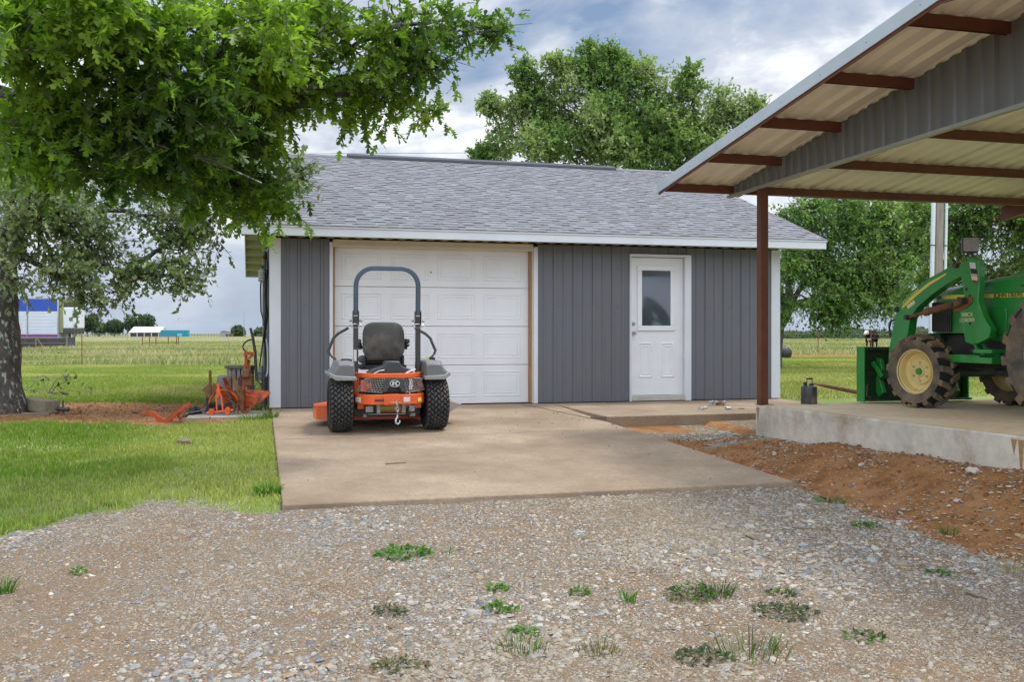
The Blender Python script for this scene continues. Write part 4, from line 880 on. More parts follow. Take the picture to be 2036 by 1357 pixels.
b = MB(); b.box((-.42, -.07, .33), (.42, .07, .45)); b.cyl((-.5, 0, .392), (.5, 0, .392), .05); b.box((-.1, -.2, .4), (.1, .2, .6)); b.build('front_axle', 'greend', T, bevel=.02)
b = MB(); b.box((-.2, -1.1, .42), (.2, .18, .80)); b.box((-.23, -1.15, .36), (.23, -.6, .44)); b.cyl((-.22, -.5, .6), (-.22, -.3, .6), .05); b.cyl((-.2, -.8, .56), (-.26, -.8, .56), .08); b.build('engine', 'dkgrey', T, bevel=.02)
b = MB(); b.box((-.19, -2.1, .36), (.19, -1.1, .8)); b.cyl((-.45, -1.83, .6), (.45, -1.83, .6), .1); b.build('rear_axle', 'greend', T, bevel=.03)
# hood: sections lofted front to back
b = MB(); k = 14; secs = []
for f, zt_, wd, zb in ((.23, 1.18, .2, .80), (.21, 1.245, .27, .80), (.12, 1.285, .315, .80), (-.3, 1.325, .335, .80), (-.8, 1.365, .345, .72), (-1.2, 1.40, .35, .72)):
    ring = [(-wd, zb), (-wd, zt_-.13)]+[(-wd+.11-.11*math.cos(a), zt_-.085+.085*math.sin(a)) for a in (R(30), R(60), R(85))]; ring = ring+[(-x, z) for x, z in ring[::-1]]; secs.append([(x, f, z) for x, z in ring])
n = len(secs[0]); vs = [p for s in secs for p in s]
b.add(vs, [(i*n+j, i*n+(j+1) % n, (i+1)*n+(j+1) % n, (i+1)*n+j) for i in range(len(secs)-1) for j in range(n)]+[tuple(range(n))[::-1], tuple((len(secs)-1)*n+j for j in range(n))])
hood = b.build('hood', 'green', T, ang=40)
sy0, sz0 = tf(1851, 592, -.34); sy1, sz1 = tf(2036, 586.5, -.352)
def stripe(fa, fb, h, nm='stripe'):
    b = MB(); pts = []
    for q in np.linspace(0, 1, 8):
        f = fa+(fb-fa)*q; wd = np.interp(-f, [-.21, -.12, .3, .8, 1.2], [.27, .315, .335, .345, .35])+.003; zz = sz0+(sz1-sz0)*((f-sy0)/(sy1-sy0)); pts.append((wd, f, zz))
    for s_ in (-1, 1):
        for (wa, f0, z0), (wb, f1, z1) in zip(pts, pts[1:]): b.add([(s_*wa, f0, z0-h/2), (s_*wb, f1, z1-h/2), (s_*wb, f1, z1+h/2), (s_*wa, f0, z0+h/2)], [(0, 1, 2, 3)])
    return b.build(nm, 'yellow', hood)
stripe(.19, -1.15, .042)
def sidetext(body, px, py, size, parent, r=-.353, mat='text', slope=None):
    f, z = tf(px, py, r); xd = Vector((0, -1, 0)) if slope is None else slope; text(body, size, basis((r, f, z), xd, Vector((0, 0, 1)) if slope is None else Vector((1, 0, 0)).cross(xd)*-1), parent, 'lettering', mat)
sidetext('990', 1866, 592.3, .056, hood, -.343)
sidetext('JOHN DEERE', 2004, 587.0, .066, hood, -.3585)
b = MB(); fa, fb = tf(1853, 630, -.325)[0], tf(1892, 630, -.335)[0]
b.box((-.339, fb, .815), (-.3, fa-.03, 1.135)); b.build('side_grille', 'black', T)
b = MB()
for q in np.linspace(0, 1, 10): f = fb+(fa-.03-fb)*q; b.box((-.346, f-.006, .82), (-.3395, f+.006, 1.13))
b.build('grille_slat', 'dkgrey', T)
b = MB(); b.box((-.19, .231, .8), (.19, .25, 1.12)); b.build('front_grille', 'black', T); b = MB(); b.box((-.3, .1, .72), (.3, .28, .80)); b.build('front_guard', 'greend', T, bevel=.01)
# loader: mast, boom, cylinders, both sides
mast_px = [(1610, 505), (1640, 498), (1690, 520), (1697, 700), (1688, 830), (1730, 950), (1785, 1045), (1770, 1110), (1690, 1150), (1640, 1160), (1590, 1140), (1583, 1080), (1550, 945), (1585, 800), (1572, 700), (1540, 575), (1560, 545), (1605, 535)]
boom_px = [(1570, 540), (1540, 552), (1450, 585), (1300, 668), (1180, 760), (1085, 868), (1066, 930), (1040, 1060), (1015, 1190), (1010, 1300), (1110, 1300), (1130, 1160), (1160, 1070), (1175, 965), (1225, 885), (1330, 790), (1450, 705), (1560, 645), (1590, 600)]
def plate(px, r, th, nm, mt, mirror=True, bev=.006, th2=None):
    out = []
    for s_ in ((-1, 1) if mirror else (-1,)):
        b = MB(); pts = [tp(*c4(*p), -abs(r)) for p in px]
        b.prism([Vector((s_*abs(p.x), p.y, p.z)) for p in pts], (-s_*th, 0, 0)); out.append(b.build(nm, mt, T, bevel=bev))
    return out
masts = plate(mast_px, .55, .075, 'loader_mast', 'green'); booms = plate(boom_px, .525, .1, 'loader_boom', 'green')
mast, boom = masts[0], booms[0]
for s_ in (-1, 1):
    A, B = tp(*c4(1182, 955), -.56), tp(*c4(1600, 832), -.56); A.x = B.x = s_*.59
    b = MB(); mid = A+(B-A)*.34; b.cyl(A, mid, .02, n=12); b.cyl(mid, B, .036, n=16); b.cyl(mid-(B-A)*.02, mid+(B-A)*.03, .042, n=16); b.build('lift_cylinder', 'rust', T)
    b = MB()
    for q in (A, B, B+(A-B)*.17): MB().cyl(q+Vector((-.045, 0, 0)), q+Vector((.045, 0, 0)), .028, n=12).build('pivot_pin', 'dkgrey', T)
    q = tp(*c4(1553, 562), -.5); MB().cyl((s_*.57, q.y, q.z), (s_*.45, q.y, q.z), .028, n=12).build('boom_pin', 'dkgrey', T)
plate([(1505, 905), (1530, 800), (1640, 800), (1645, 835), (1605, 880), (1515, 925)], .562, .01, 'cylinder_bracket', 'rust', True, .003)
for x, y in ((1602, 742), (1627, 795), (1630, 1000)):
    c = tp(*c4(x, y), -.55); b = MB(); b.cyl(c+Vector((-.002, 0, 0)), c+Vector((.001, 0, 0)), .019, n=16); b.build('mast_hole', 'black', mast)
f0, z0 = tf(*c4(1606, 956), -.552); text('300CX\nLOADER', .056, basis((-.5525, f0, z0), (0, -1, 0), (0, .03, 1)), mast, 'lettering', 'ivory')
def decal(px, r, mt, parent, nm='decal'):
    b = MB(); b.add([tp(*c4(*p), r) for p in px], [tuple(range(len(px)))]); return b.build(nm, mt, parent, smooth=False)
decal([(1622, 538), (1668, 542), (1690, 700), (1645, 690)], -.552, 'label', mast, 'warning_label'); decal([(1630, 584), (1678, 590), (1682, 628), (1636, 626)], -.5535, 'black', mast, 'warning_label'); decal([(1637, 630), (1683, 632), (1685, 646), (1639, 644)], -.5535, pm('orange_sticker', (.8, .25, .03), .5), mast, 'warning_label'); decal([(1643, 672), (1690, 678), (1692, 702), (1646, 694)], -.5535, 'rust', mast, 'warning_label')
decal([(1113, 893), (1118, 868), (1200, 782), (1320, 690), (1450, 618), (1446, 634), (1330, 706), (1215, 800)], -.527, 'yellow', boom, 'stripe')
decal([(1148, 868), (1205, 822), (1216, 848), (1160, 893)], -.527, 'ivory', boom, 'sticker')
A, B = tp(*c4(1125, 850), -.529), tp(*c4(1240, 748), -.529); xd = (B-A).normalized(); mid = (A+B)/2
text('JOHN DEERE', .052, basis(mid, xd, Vector((-1, 0, 0)).cross(xd)), boom, 'lettering', 'yellow')
b = MB(); b.tube([tp(*c4(x, y), -.5) for x, y in ((1068, 968), (1030, 985), (1018, 1030), (1030, 1095), (1060, 1130))], .012, 8); b.ball(tp(*c4(1076, 895), -.53), .032, 10, 8); b.build('hydraulic_hose', 'cable', T)
b = MB(); b.box((-.5, .5, .62), (.5, .6, .72)); b.cyl((-.5, .52, .35), (.5, .52, .35), .03); b.build('boom_cross_tube', 'green', T, bevel=.01)
b = MB(); b.tube([tp(*c4(x, y), -.42) for x, y in ((1670, 1150), (1700, 1215), (1760, 1245), (1860, 1240))], .03, 10); b.tube([tp(*c4(x, y), -.40) for x, y in ((1725, 1150), (1750, 1195), (1800, 1215), (1880, 1215))], .02, 8); b.box((-.54, -.75, .5), (-.2, -.3, .58)); b.build('loader_brace', 'green', T, bevel=.008)
plate([(1690, 880), (1890, 860), (1905, 930), (1890, 1130), (1800, 1060), (1740, 950)], .36, .03, 'side_panel', 'green', True)
b = MB(); b.box((-.56, -.95, .50), (-.3, -.62, .56)); b.box((-.56, -.95, .60), (-.34, -.7, .64)); b.build('footstep', 'green', T, bevel=.006)
# spear frame carried low on the boom, with one bale spear
pl = tf(1711, 745, -.70)[0]
b = MB(); b.box((-.70, pl, .015), (.70, pl+.03, .64)); b.box((-.70, pl-.16, .015), (.70, pl, .04)); fr_ = b.build('spear_frame', 'greend', T, bevel=.004)  # the frame's dark recess is carried by its darkened green
b = MB(); b.box((-.72, pl-.09, .005), (-.70, pl+.05, .645)); b.build('end_plate', 'green', fr_, bevel=.004); b = MB(); b.box((.70, pl-.09, .005), (.72, pl+.05, .645)); b.build('end_plate', 'green', fr_, bevel=.004)
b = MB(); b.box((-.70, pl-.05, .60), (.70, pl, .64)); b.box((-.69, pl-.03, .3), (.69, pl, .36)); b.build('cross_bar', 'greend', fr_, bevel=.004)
for s_ in (-1, 1):
    b = MB(); xx = s_*.5
    b.prism([(xx, pl-.01, .52), (xx, pl-.08, .5), (xx, pl-.12, .38), (xx, pl-.08, .25), (xx, pl-.14, .12), (xx, pl-.05, .06), (xx, pl, .12)], (.05, 0, 0)); b.beam((xx-.05, pl-.02, .46), (xx-.02, pl-.16, .30), .04, .05); b.build('latch_bracket', 'green', fr_, bevel=.006)
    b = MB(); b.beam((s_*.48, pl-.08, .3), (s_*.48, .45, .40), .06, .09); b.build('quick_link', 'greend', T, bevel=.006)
b = MB(); b.tube([(-.62, pl-.04, .22), (-.66, pl-.06, .20), (-.66, pl-.05, .06), (-.6, pl-.05, .05)], .008, 6); b.build('latch_rod', 'steel', fr_)
b = MB(); a_ = Vector((-.695, pl+.03, .105)); e_ = Vector((-.66, pl+1.1, .165)); b.tube([a_, a_+(e_-a_)*.7, e_], [.024, .02, .004], 10); b.build('bale_spear', 'rust', fr_)
# work lamp on the mast, fenders and seat behind the frame edge
c = tp(*c4(1628, 408), -.52); st = tp(*c4(1655, 505), -.52)
b = MB(); mm = Matrix.Translation(c) @ Matrix.Rotation(R(-28), 4, 'Z'); b.box((-.08, -.04, -.082), (.08, .045, .082), mm); lm_ = b.build('work_lamp', 'dkgrey', T, bevel=.022)
b = MB(); b.box((-.072, -.05, -.068), (.072, -.0455, .068), mm); b.build('lamp_lens', pm('dusty_lamp_lens', (.17, .145, .115), .2, .3, .25, 20), lm_)
b = MB(); b.tube([st, (c+st)/2+Vector((0, .01, 0)), c+Vector((0, 0, -.07))], .014, 8); b.build('lamp_stem', 'dkgrey', lm_)
for s_ in (-1, 1):
    b = MB(); vs = []
    for a in np.linspace(R(62), R(150), 14):
        for x in (.36, .74): vs.append((s_*x, -1.83+.72*math.cos(a), .6+.72*math.sin(a)))
    b.add(vs, [(2*i, 2*i+1, 2*i+3, 2*i+2) for i in range(13)]); b.build('rear_fender', 'green', T, solid=.02)
b = MB(); b.box((-.22, -2.05, .98), (.22, -1.6, 1.08)); b.box((-.22, -2.12, 1.05), (.22, -2.02, 1.4)); b.build('seat', 'yellow', T, bevel=.03)
b = MB(); b.tube([(.19*math.cos(a), -1.36+.14*math.sin(a), 1.36+.12*math.sin(a)) for a in np.linspace(0, 6.283, 24)], .016, 8); b.cyl((0, -1.36, 1.36), (0, -1.2, 1.2), .02); b.build('steering_wheel', 'black', T)
b = MB(); b.box((-.34, -1.42, .7), (.34, -1.2, 1.3)); b.build('dashboard', 'green', T, bevel=.03)
b = MB(); b.box((-.42, -1.8, .62), (.42, -1.15, .66)); b.build('floor_plate', 'green', T, bevel=.01)
# ------------------------------------------------------------ implements beside the garage
def c3(x, y): return 260+x/5.653, 620+y/5.653
def c3b(x, y): return 0+x/3.915, 560+y/3.915
PADZ = -.035
pad = MB(); o_ = P0+U*(-2.72)+V*(-.72); pad.prism([o_+U*a+V*b_+Vector((0, 0, PADZ)) for a, b_ in ((-.53, 0), (.48, 0), (.48, .95), (-.53, .95))], (0, 0, -.14))
po = pad.build('concrete_pad', 'padconc', bevel=.012); tag(po, 'low grey concrete pad under the orange plow implements', 'concrete pad')
pj = MB(); pj.box((-.001, -.003, -.10), (.006, .94, .0012)); pj_ = pj.build('joint', 'darkopen', po); pj_.location = o_+U*(-.25)+Vector((0, 0, PADZ)); pj_.rotation_euler = (0, 0, TH)
def C3(x, y, Y): return at(*c3(x, y), Y)
def local(o, *pts): return [Vector(p)-o.location for p in pts]
def base(nm, lb, cat, x, y, Y, z=None, group=None):
    p = C3(x, y, Y); return thing(nm, lb, cat, (p.x, p.y, PADZ if z is None else z), 0, group)
def flat(o, name, px, Y, th, mt, dy=0., bev=.003, curve=None, parent=None):
    """a plate whose outline lies across the view, given real thickness and an optional curl"""
    b = MB(); pts = [C3(x, y, Y) for x, y in px]; pts = [p+Vector((0, dy*(i/len(px)), 0)) for i, p in enumerate(pts)]
    b.prism([p-o.location for p in pts], (0, th, 0)); return b.build(name, mt, parent or o, bevel=bev)
def rod(o, name, px, r, mt, n=8, parent=None):
    b = MB(); b.tube([C3(x, y, Y)-o.location for x, y, Y in px], r, n); return b.build(name, mt, parent or o)
YP = 12.75
pw = base('walking_plow', 'tall orange moldboard plow with black hand lever leaning by the garage corner', 'plow', 1290, 1150, YP)
rod(pw, 'standard', [(1262, 1145, YP), (1268, 900, YP), (1272, 690, YP), (1300, 560, YP), (1288, 455, YP)], .021, 'plow', 6)
flat(pw, 'bracket', [(1275, 450), (1395, 455), (1392, 485), (1330, 535), (1312, 528), (1345, 490), (1280, 482)], YP-.02, .03, 'plow')
rod(pw, 'brace', [(1330, 1090, YP+.05), (1318, 740, YP+.05), (1328, 540, YP+.04)], .016, 'plow', 6)
rod(pw, 'hand_lever', [(1418, 780, YP+.03), (1405, 600, YP+.02), (1398, 450, YP), (1372, 290, YP), (1345, 185, YP)], [.021, .021, .020, .019, .017], 'cable', 10)
rod(pw, 'grip_loop', [(1375, 312, YP), (1320, 322, YP), (1275, 355, YP), (1258, 395, YP), (1272, 430, YP), (1300, 455, YP)], .011, 'cable', 8)
b = MB(); pts = []
n = 14; m = 8
outl = lambda q: (1290+q*278, 880+22*q*q, 1085-150*q**2.3 if q > .12 else 1085-30*q)
for i in range(n+1):
    q = i/n; x, yt, yb = outl(q); yb = 1080-170*q**2.2
    for j in range(m+1):
        r_ = j/m; y = yt+(yb-yt)*r_; p = C3(x, y, YP-.05-.10*math.sin(q*2.6)*(.4+.6*r_)); pts.append(p-pw.location)
b.add(pts, [(i*(m+1)+j, i*(m+1)+j+1, (i+1)*(m+1)+j+1, (i+1)*(m+1)+j) for i in range(n) for j in range(m)]); b.build('moldboard', 'plow', pw, solid=.012)
flat(pw, 'share', [(1245, 1130), (1260, 1155), (1285, 1150), (1395, 1080), (1350, 1045), (1325, 1030), (1340, 1070), (1270, 1110)], YP-.16, .02, 'plow')
rod(pw, 'draft_rod', [(1290, 930, YP-.17), (1380, 955, YP-.19), (1470, 980, YP-.19), (1475, 965, YP-.19)], .008, 'plow', 6)
b = MB(); b.cbox(C3(1305, 690, YP)-pw.location, (.09, .12, .12)); b.cbox(C3(1330, 770, YP+.05)-pw.location, (.10, .14, .16)); b.build('clutch_housing', 'rust', pw, bevel=.012)
cv = base('cultivator_frame', 'small bright orange cultivator frame on a toolbar with two clamps', 'cultivator', 1000, 1150, 12.45)
rod(cv, 'toolbar', [(852, 1142, 12.42), (1150, 1108, 12.45)], .013, 'orange', 8)
for x in (912, 1090):
    b = MB(); p = C3(x, 1118-(x-912)*.1, 12.41)-cv.location; b.cyl(p+Vector((0, -.03, 0)), p+Vector((0, .03, 0)), .028, n=12); b.cbox(p+Vector((0, 0, -.03)), (.045, .05, .08)); b.cyl(p+Vector((0, -.045, .01)), p+Vector((0, .04, .01)), .012, n=6); b.build('clamp', 'orange', cv, bevel=.004)
for px in ([(968, 1120, 12.43), (962, 960, 12.45), (985, 880, 12.46), (968, 815, 12.46)], [(1035, 1112, 12.43), (1018, 960, 12.45), (992, 890, 12.46), (986, 815, 12.46)]): rod(cv, 'upright', px, .011, 'orange', 6)
rod(cv, 'curved_tine', [(880, 1030, 12.5), (905, 965, 12.5), (960, 900, 12.48), (1040, 882, 12.48), (1120, 900, 12.5), (1180, 950, 12.52), (1210, 1010, 12.55)], .015, 'plow', 8)
flat(cv, 'spring_plate', [(958, 870), (1000, 868), (1008, 910), (985, 970), (962, 965)], 12.44, .02, 'orange')
rd = base('moldboard_plate', 'curved brown rusty plow blades stacked behind the orange toolbar', 'plow blade', 950, 1100, 12.62)
flat(rd, 'blade', [(922, 805), (975, 812), (960, 870), (900, 990), (880, 1020), (878, 930)], 12.6, .02, 'rust')
flat(rd, 'blade', [(975, 815), (1060, 880), (1100, 990), (1130, 1090), (1050, 1070), (1000, 950)], 12.66, .02, 'plow', .1)
flat(rd, 'blade', [(1030, 745), (1075, 735), (1110, 850), (1200, 960), (1240, 1090), (1180, 1100), (1090, 930), (1040, 850)], 12.72, .02, 'plow', .1)
lb = base('blade_board', 'long brown rusty flat blade leaning upright across the plow pile', 'plow blade', 1240, 1150, 12.6)
flat(lb, 'blade', [(1122, 672), (1138, 670), (1195, 800), (1258, 930), (1262, 1100), (1240, 1140), (1205, 960), (1150, 800)], 12.58, .018, pm('ochre_rust', (.22, .11, .04), .8, 0, .3, 9, .2, 60), .0)
rod(lb, 'chain_rod', [(1215, 1170, 12.5), (1195, 1050, 12.5), (1240, 970, 12.52), (1222, 830, 12.55)], .008, 'rust', 6)
for k, px in enumerate(([(905, 1100, 12.6), (915, 1040, 12.6), (960, 1010, 12.62)], [(940, 1110, 12.58), (1000, 1060, 12.6), (1090, 1070, 12.6)], [(1010, 1120, 12.62), (1060, 1040, 12.64), (1140, 1010, 12.66)], [(1150, 1130, 12.5), (1170, 1050, 12.52), (1110, 990, 12.55)])): rod(rd, 'shank', px, .017, 'dkgrey', 7)  # dark rods added to darken the gaps in the pile
for k, (x, y) in enumerate(((930, 1050), (1000, 1095), (1075, 1100))):
    b = MB(); c = C3(x, y, 12.56)-rd.location; b.tube([c+Vector((-.06+.12*a/(6.283*7), .028*math.cos(a), .028*math.sin(a))) for a in np.linspace(0, 6.283*7, 84)], .006, 5); b.build('dark_filler_coil', 'cable', rd)  # black coils added as dark voids between the plow parts
for px in ([(1155, 900), (1235, 860), (1250, 985), (1215, 1060), (1165, 1010)], [(1195, 760), (1235, 700), (1262, 760), (1255, 860), (1215, 850)]): flat(rd, 'blade', px, 12.78, .02, 'rust', .05)
tb = base('pipe_post', 'short upright rusty pipe with a bent brown plate at left end of the pad', 'pipe', 880, 1080, 12.6)
rod(tb, 'pipe', [(870, 1090, 12.6), (893, 960, 12.6), (893, 662, 12.6)], .018, 'rust', 10)
flat(tb, 'bent_plate', [(795, 888), (868, 812), (880, 815), (882, 920), (845, 960), (838, 895)], 12.58, .015, 'rust')
rod(tb, 'shank', [(860, 960, 12.6), (862, 1080, 12.6), (840, 1135, 12.58)], .022, 'black', 8)
for nm, x, y, Y, w_, h_, mt, lbx, cat in (('steel_drum', 1045, 860, 12.98, .25, .36, 'greyw', 'weathered grey round topped can behind the orange plow parts', 'can'),):
    o = base(nm, lbx, cat, x, 1100, Y); b = MB(); zt_ = C3(x, 712, Y).z-PADZ
    b.lathe([(.09, 0), (.092, .02), (.092, zt_-.07), (.08, zt_-.02), (.055, zt_), (.002, zt_)], 24); b.build('body', pm('rusty_galvanised', (.23, .215, .2), .8, .1, .25, 7, c2=(.2, .09, .04), amt=.35, c2scale=5), o)
    b = MB(); b.tube([(.094*math.cos(a), .094*math.sin(a), zt_*.55) for a in np.linspace(0, 6.283, 25)], .006, 6); b.build('hoop', 'rust', o)
st = thing('wooden_stand', 'small weathered grey wooden stand with overhanging plank top behind the plow', 'stand', Vector((C3(1235, 900, 14.3).x, 14.3, float(ground_z(C3(1235, 900, 14.3).x, 14.3)))))
zt_ = C3(1235, 605, 14.3).z-st.location.z; hw = (C3(1380, 600, 14.3)-C3(1088, 600, 14.3)).x/2
b = MB()
for k in range(3): b.box((-hw, -.16+k*.11, zt_-.042), (hw, -.06+k*.11, zt_))
b.build('plank_top', 'greyw', st, bevel=.006)
b = MB()
for k in range(5): x = -hw*.66+k*hw*.33-.0; b.box((x-.045, -.12, 0.0), (x+.045, -.095, zt_-.043))
for k in range(5): x = -hw*.66+k*hw*.33; b.box((x-.045, .10, 0.0), (x+.045, .125, zt_-.043))
b.build('board_side', pm('grey_boards', (.33, .33, .32), .9, 0, .25, 6, .3, 30, stretch=(9, 9, 1)), st, bevel=.004)
# things leaning on the side wall: bagged canister with a spring coil, service conduit with cables
cn = base('canister', 'grey plastic canister strapped with black cord against the garage side wall', 'canister', 1470, 1080, 13.15)
zz = lambda y: C3(1470, y, 13.15).z-PADZ
b = MB(); b.lathe([(.045, zz(770)), (.055, zz(740)), (.052, zz(690)), (.03, zz(625)), (.012, zz(610))], 16); b.build('body', 'fender', cn)
b = MB(); b.tube([(.058*math.cos(a), .058*math.sin(a), zz(690)) for a in np.linspace(0, 6.283, 20)], .006, 6); b.tube([(.02, -.05, zz(600)), (.03, -.06, zz(700)), (.02, -.06, zz(860)), (-.05, -.06, zz(800)), (-.08, -.05, zz(850))], .006, 6); b.build('strap', 'cable', cn)
b = MB(); b.tube([(.03*math.cos(a)+.02, .03*math.sin(a), zz(1080)+(zz(770)-zz(1080))*a/(2*math.pi*13)) for a in np.linspace(0, 2*math.pi*13, 180)], .005, 5); b.build('spring_coil', 'cable', cn)
SX = TL-.085
sv = thing('service_conduit', 'grey electric service conduit with insulator and hanging cables on the garage side wall', 'conduit', P0+U*SX+V*.75, TH)
b = MB(); b.cyl((0, 0, -.08), (0, 0, 2.16), .026, n=14); b.tube([(0, 0, 2.16), (.0, 0, 2.22), (.03, 0, 2.28), (.06, 0, 2.29)], .026, 12); b.build('pipe', 'greymetal', sv)
b = MB(); z0 = CAMZ-(548-HZ)/F*13.6
b.lathe([(.03, z0-.09)]+[(.055 if k % 2 else .04, z0-.085+k*.02) for k in range(9)]+[(.03, z0+.09)], 18, Matrix.Translation((-.035, -.06, 0))); b.build('insulator', 'pvc', sv)
b = MB(); b.box((-.14, -.07, z0+.095), (.06, -.05, z0+.105)); b.box((-.1, -.03, 1.0), (.07, -.02, 1.02)); b.build('strap', 'greymetal', sv)
for pts in ([(.03, -.04, 2.2), (.05, -.05, 1.9), (.01, -.06, 1.6), (.05, -.05, 1.3), (.0, -.06, .95), (.04, -.05, .5), (.03, -.04, 0)], [(-.02, -.05, 2.0), (-.05, -.06, 1.7), (-.045, -.06, 1.35), (.0, -.06, 1.12), (.03, -.05, 1.4), (.03, -.05, 1.9)], [(.04, -.08, 1.95), (.02, -.1, 1.2), (-.06, -.1, .6), (-.09, -.1, .35), (-.03, -.1, .28)]):
    b = MB(); b.tube(pts, .011, 7); b.build('cable', 'cable', sv)
b = MB(); b.tube([(.03, -.07, .95), (.05, -.09, .8), (.05, -.1, .48), (.03, -.12, .42), (-.03, -.14, .38)], .014, 8); b.cyl((-.03, -.14, .38), (-.06, -.15, .37), .021, n=10); b.build('white_elbow', 'pvc', sv)
b = MB(); b.ball((.0, -.07, 2.12), (.03, .03, .03), 8, 6); b.build('clamp', 'rust', sv)
# orange beam lying on the dirt, chains, flat bars, timber with jack, fallen twig
yb_ = 11.75; p = C3(400, 1240, yb_); ob = thing('plow_beam', 'loose bright orange plow beam lying bent on the bare dirt', 'plow beam', (p.x, p.y, float(ground_z(p.x, p.y))), 0)
flat(ob, 'beam', [(108, 1168), (140, 1128), (200, 1118), (262, 1125), (300, 1165), (375, 1212), (440, 1165), (640, 1020), (672, 1040), (668, 1062), (500, 1170), (470, 1215), (420, 1245), (300, 1242), (265, 1195), (215, 1170), (150, 1180)], yb_, .03, 'plow', 0, .004)
flat(ob, 'foot', [(505, 1160), (560, 1130), (575, 1190), (590, 1200), (520, 1262), (500, 1258), (540, 1215)], yb_+.02, .02, 'plow')
flat(ob, 'share', [(520, 1262), (600, 1190), (622, 1195), (545, 1250)], yb_, .05, pm('grey_share_steel', (.3, .28, .27), .5, .5, .2, 9), -.1)
def chain(name, pts, r, wr, mt, label, group=None, seed=0, jit=.4):
    """links laid along a path, every other one turned"""
    b = MB(); rr = random.Random(seed); P = [Vector(p) for p in pts]; seg = []
    for a, c in zip(P, P[1:]):
        n = max(1, int((c-a).length/(r*2.2))); seg += [(a.lerp(c, k/n), (c-a).normalized()) for k in range(n)]
    for i, (c, d) in enumerate(seg):
        sd = d.cross(Vector((0, 0, 1))).normalized(); s2 = Vector((0, 0, 1)) if i % 2 else sd
        s2 = (s2+Vector((rr.uniform(-jit, jit), rr.uniform(-jit, jit), rr.uniform(-jit, jit)))).normalized()
        b.tube([c+d*math.cos(a)*r*1.5+s2*math.sin(a)*r*.9 for a in np.linspace(0, 6.283, 11)], wr, 5)
    o = b.build(name, mt); tag(o, label, 'chain', group); return o
rr = random.Random(3)
def onground(x, y, Y=None, dz=0.):
    p = at(x, y, Y); return Vector((p.x, p.y, float(ground_z(p.x, p.y))+dz))
chain('dark_filler_chain', [C3(1225, 760, 12.6), C3(1218, 850, 12.58), C3(1235, 930, 12.55), C3(1215, 1010, 12.5), C3(1200, 1080, 12.5)], .016, .005, 'cable', 'added dark chain standing in for shaded gaps among the orange plow parts', None, 7)  # added dark links fill the shaded gaps of the pile
chain('log_chain', [onground(380+rr.uniform(-2, 22), 800, 12.9+rr.uniform(-.22, .15), .02+rr.uniform(0, .05)) for _ in range(16)], .022, .0065, 'cable', 'heap of black iron chain on the dirt left of the pad', None, 1)
fb = thing('flat_bars', 'dark flat iron bars lying on dirt beside the concrete pad', 'iron bars', onground(385, 815, 12.6))
for k, (x0, y0, x1, y1) in enumerate(((580, 1150, 800, 1060), (600, 1160, 830, 1090), (660, 1165, 835, 1120))):
    a = onground(*c3(x0, y0), 12.3+k*.05, .02+.015*k); c = onground(*c3(x1, y1), 12.85-k*.1, .05+.012*k); b = MB(); b.beam(a-fb.location, c-fb.location, .05, .012); b.build('bar', 'dkgrey', fb)
a = onground(55, 812, 13.4, .1); c = onground(104, 828, 12.7, .09)
tbm = thing('timber', 'old squared timber lying against the base of the oak trunk', 'timber', onground(80, 826, 13.0)); b = MB(); b.beam(a-tbm.location, c-tbm.location, .2, .17); b.build('beam', 'oldwood', tbm, bevel=.012)
b = MB(); b.beam(onground(46, 838, 12.5, .02)-tbm.location, onground(100, 831, 12.5, .02)-tbm.location, .08, .04); b.build('batten', 'oldwood', tbm)
jk = thing('trailer_jack', 'small dark metal trailer jack resting on the end of the old timber', 'jack', onground(122, 820, 12.75)); zz_ = .085
b = MB(); b.cyl((-.12, 0, zz_), (.10, 0, zz_-.02), .028, n=12); b.cyl((.02, 0, zz_), (.02, -.0, zz_+.1), .012, n=8); b.cyl((.02, 0, .0), (.02, 0, zz_), .02, n=8); b.build('tube', 'dkgrey', jk); b = MB(); b.tube([(.1, 0, zz_-.02), (.15, .02, zz_-.03), (.19, .0, zz_-.05)], .008, 6); b.build('handle', 'rust', jk)
# oil can, hitch balls and light chains on the walkway
CN = Vector((at(1607.5, 803, 10.92).x, 10.9, .222)); oc = thing('oil_can', 'dark round metal fuel can with wire handle on the slab edge', 'can', CN)
s_ = 10.9/F; H_ = (803-768)*s_; r_ = 15.7*s_
b = MB(); b.lathe([(r_*.97, 0), (r_, .008), (r_, H_-.012), (r_*.97, H_-.002), (r_*.6, H_+.008), (.002, H_+.01)], 30); b.tube([(r_*math.cos(a), r_*math.sin(a), .012) for a in np.linspace(0, 6.283, 31)], .004, 5); b.build('body', pm('tarnished_dark_metal', (.07, .07, .068), .4, .35, .4, 9, c2=(.22, .2, .165), amt=.42, c2scale=7, grime=.2), oc)
b = MB(); b.tube([(-.028, 0, H_), (-.022, 0, H_+.085), (.033, 0, H_+.085), (.04, 0, H_)], .005, 7); b.build('handle_wire', 'dkgrey', oc); b = MB(); b.cyl((-.03, 0, H_+.087), (.042, 0, H_+.087), .0095, n=10); b.build('grip', 'black', oc)
b = MB(); b.cyl((-.045, .0, H_), (-.045, 0, H_+.05), .02, n=12); b.cyl((.03, .01, H_), (.03, .01, H_+.03), .026, n=12); b.build('cap', 'black', oc)
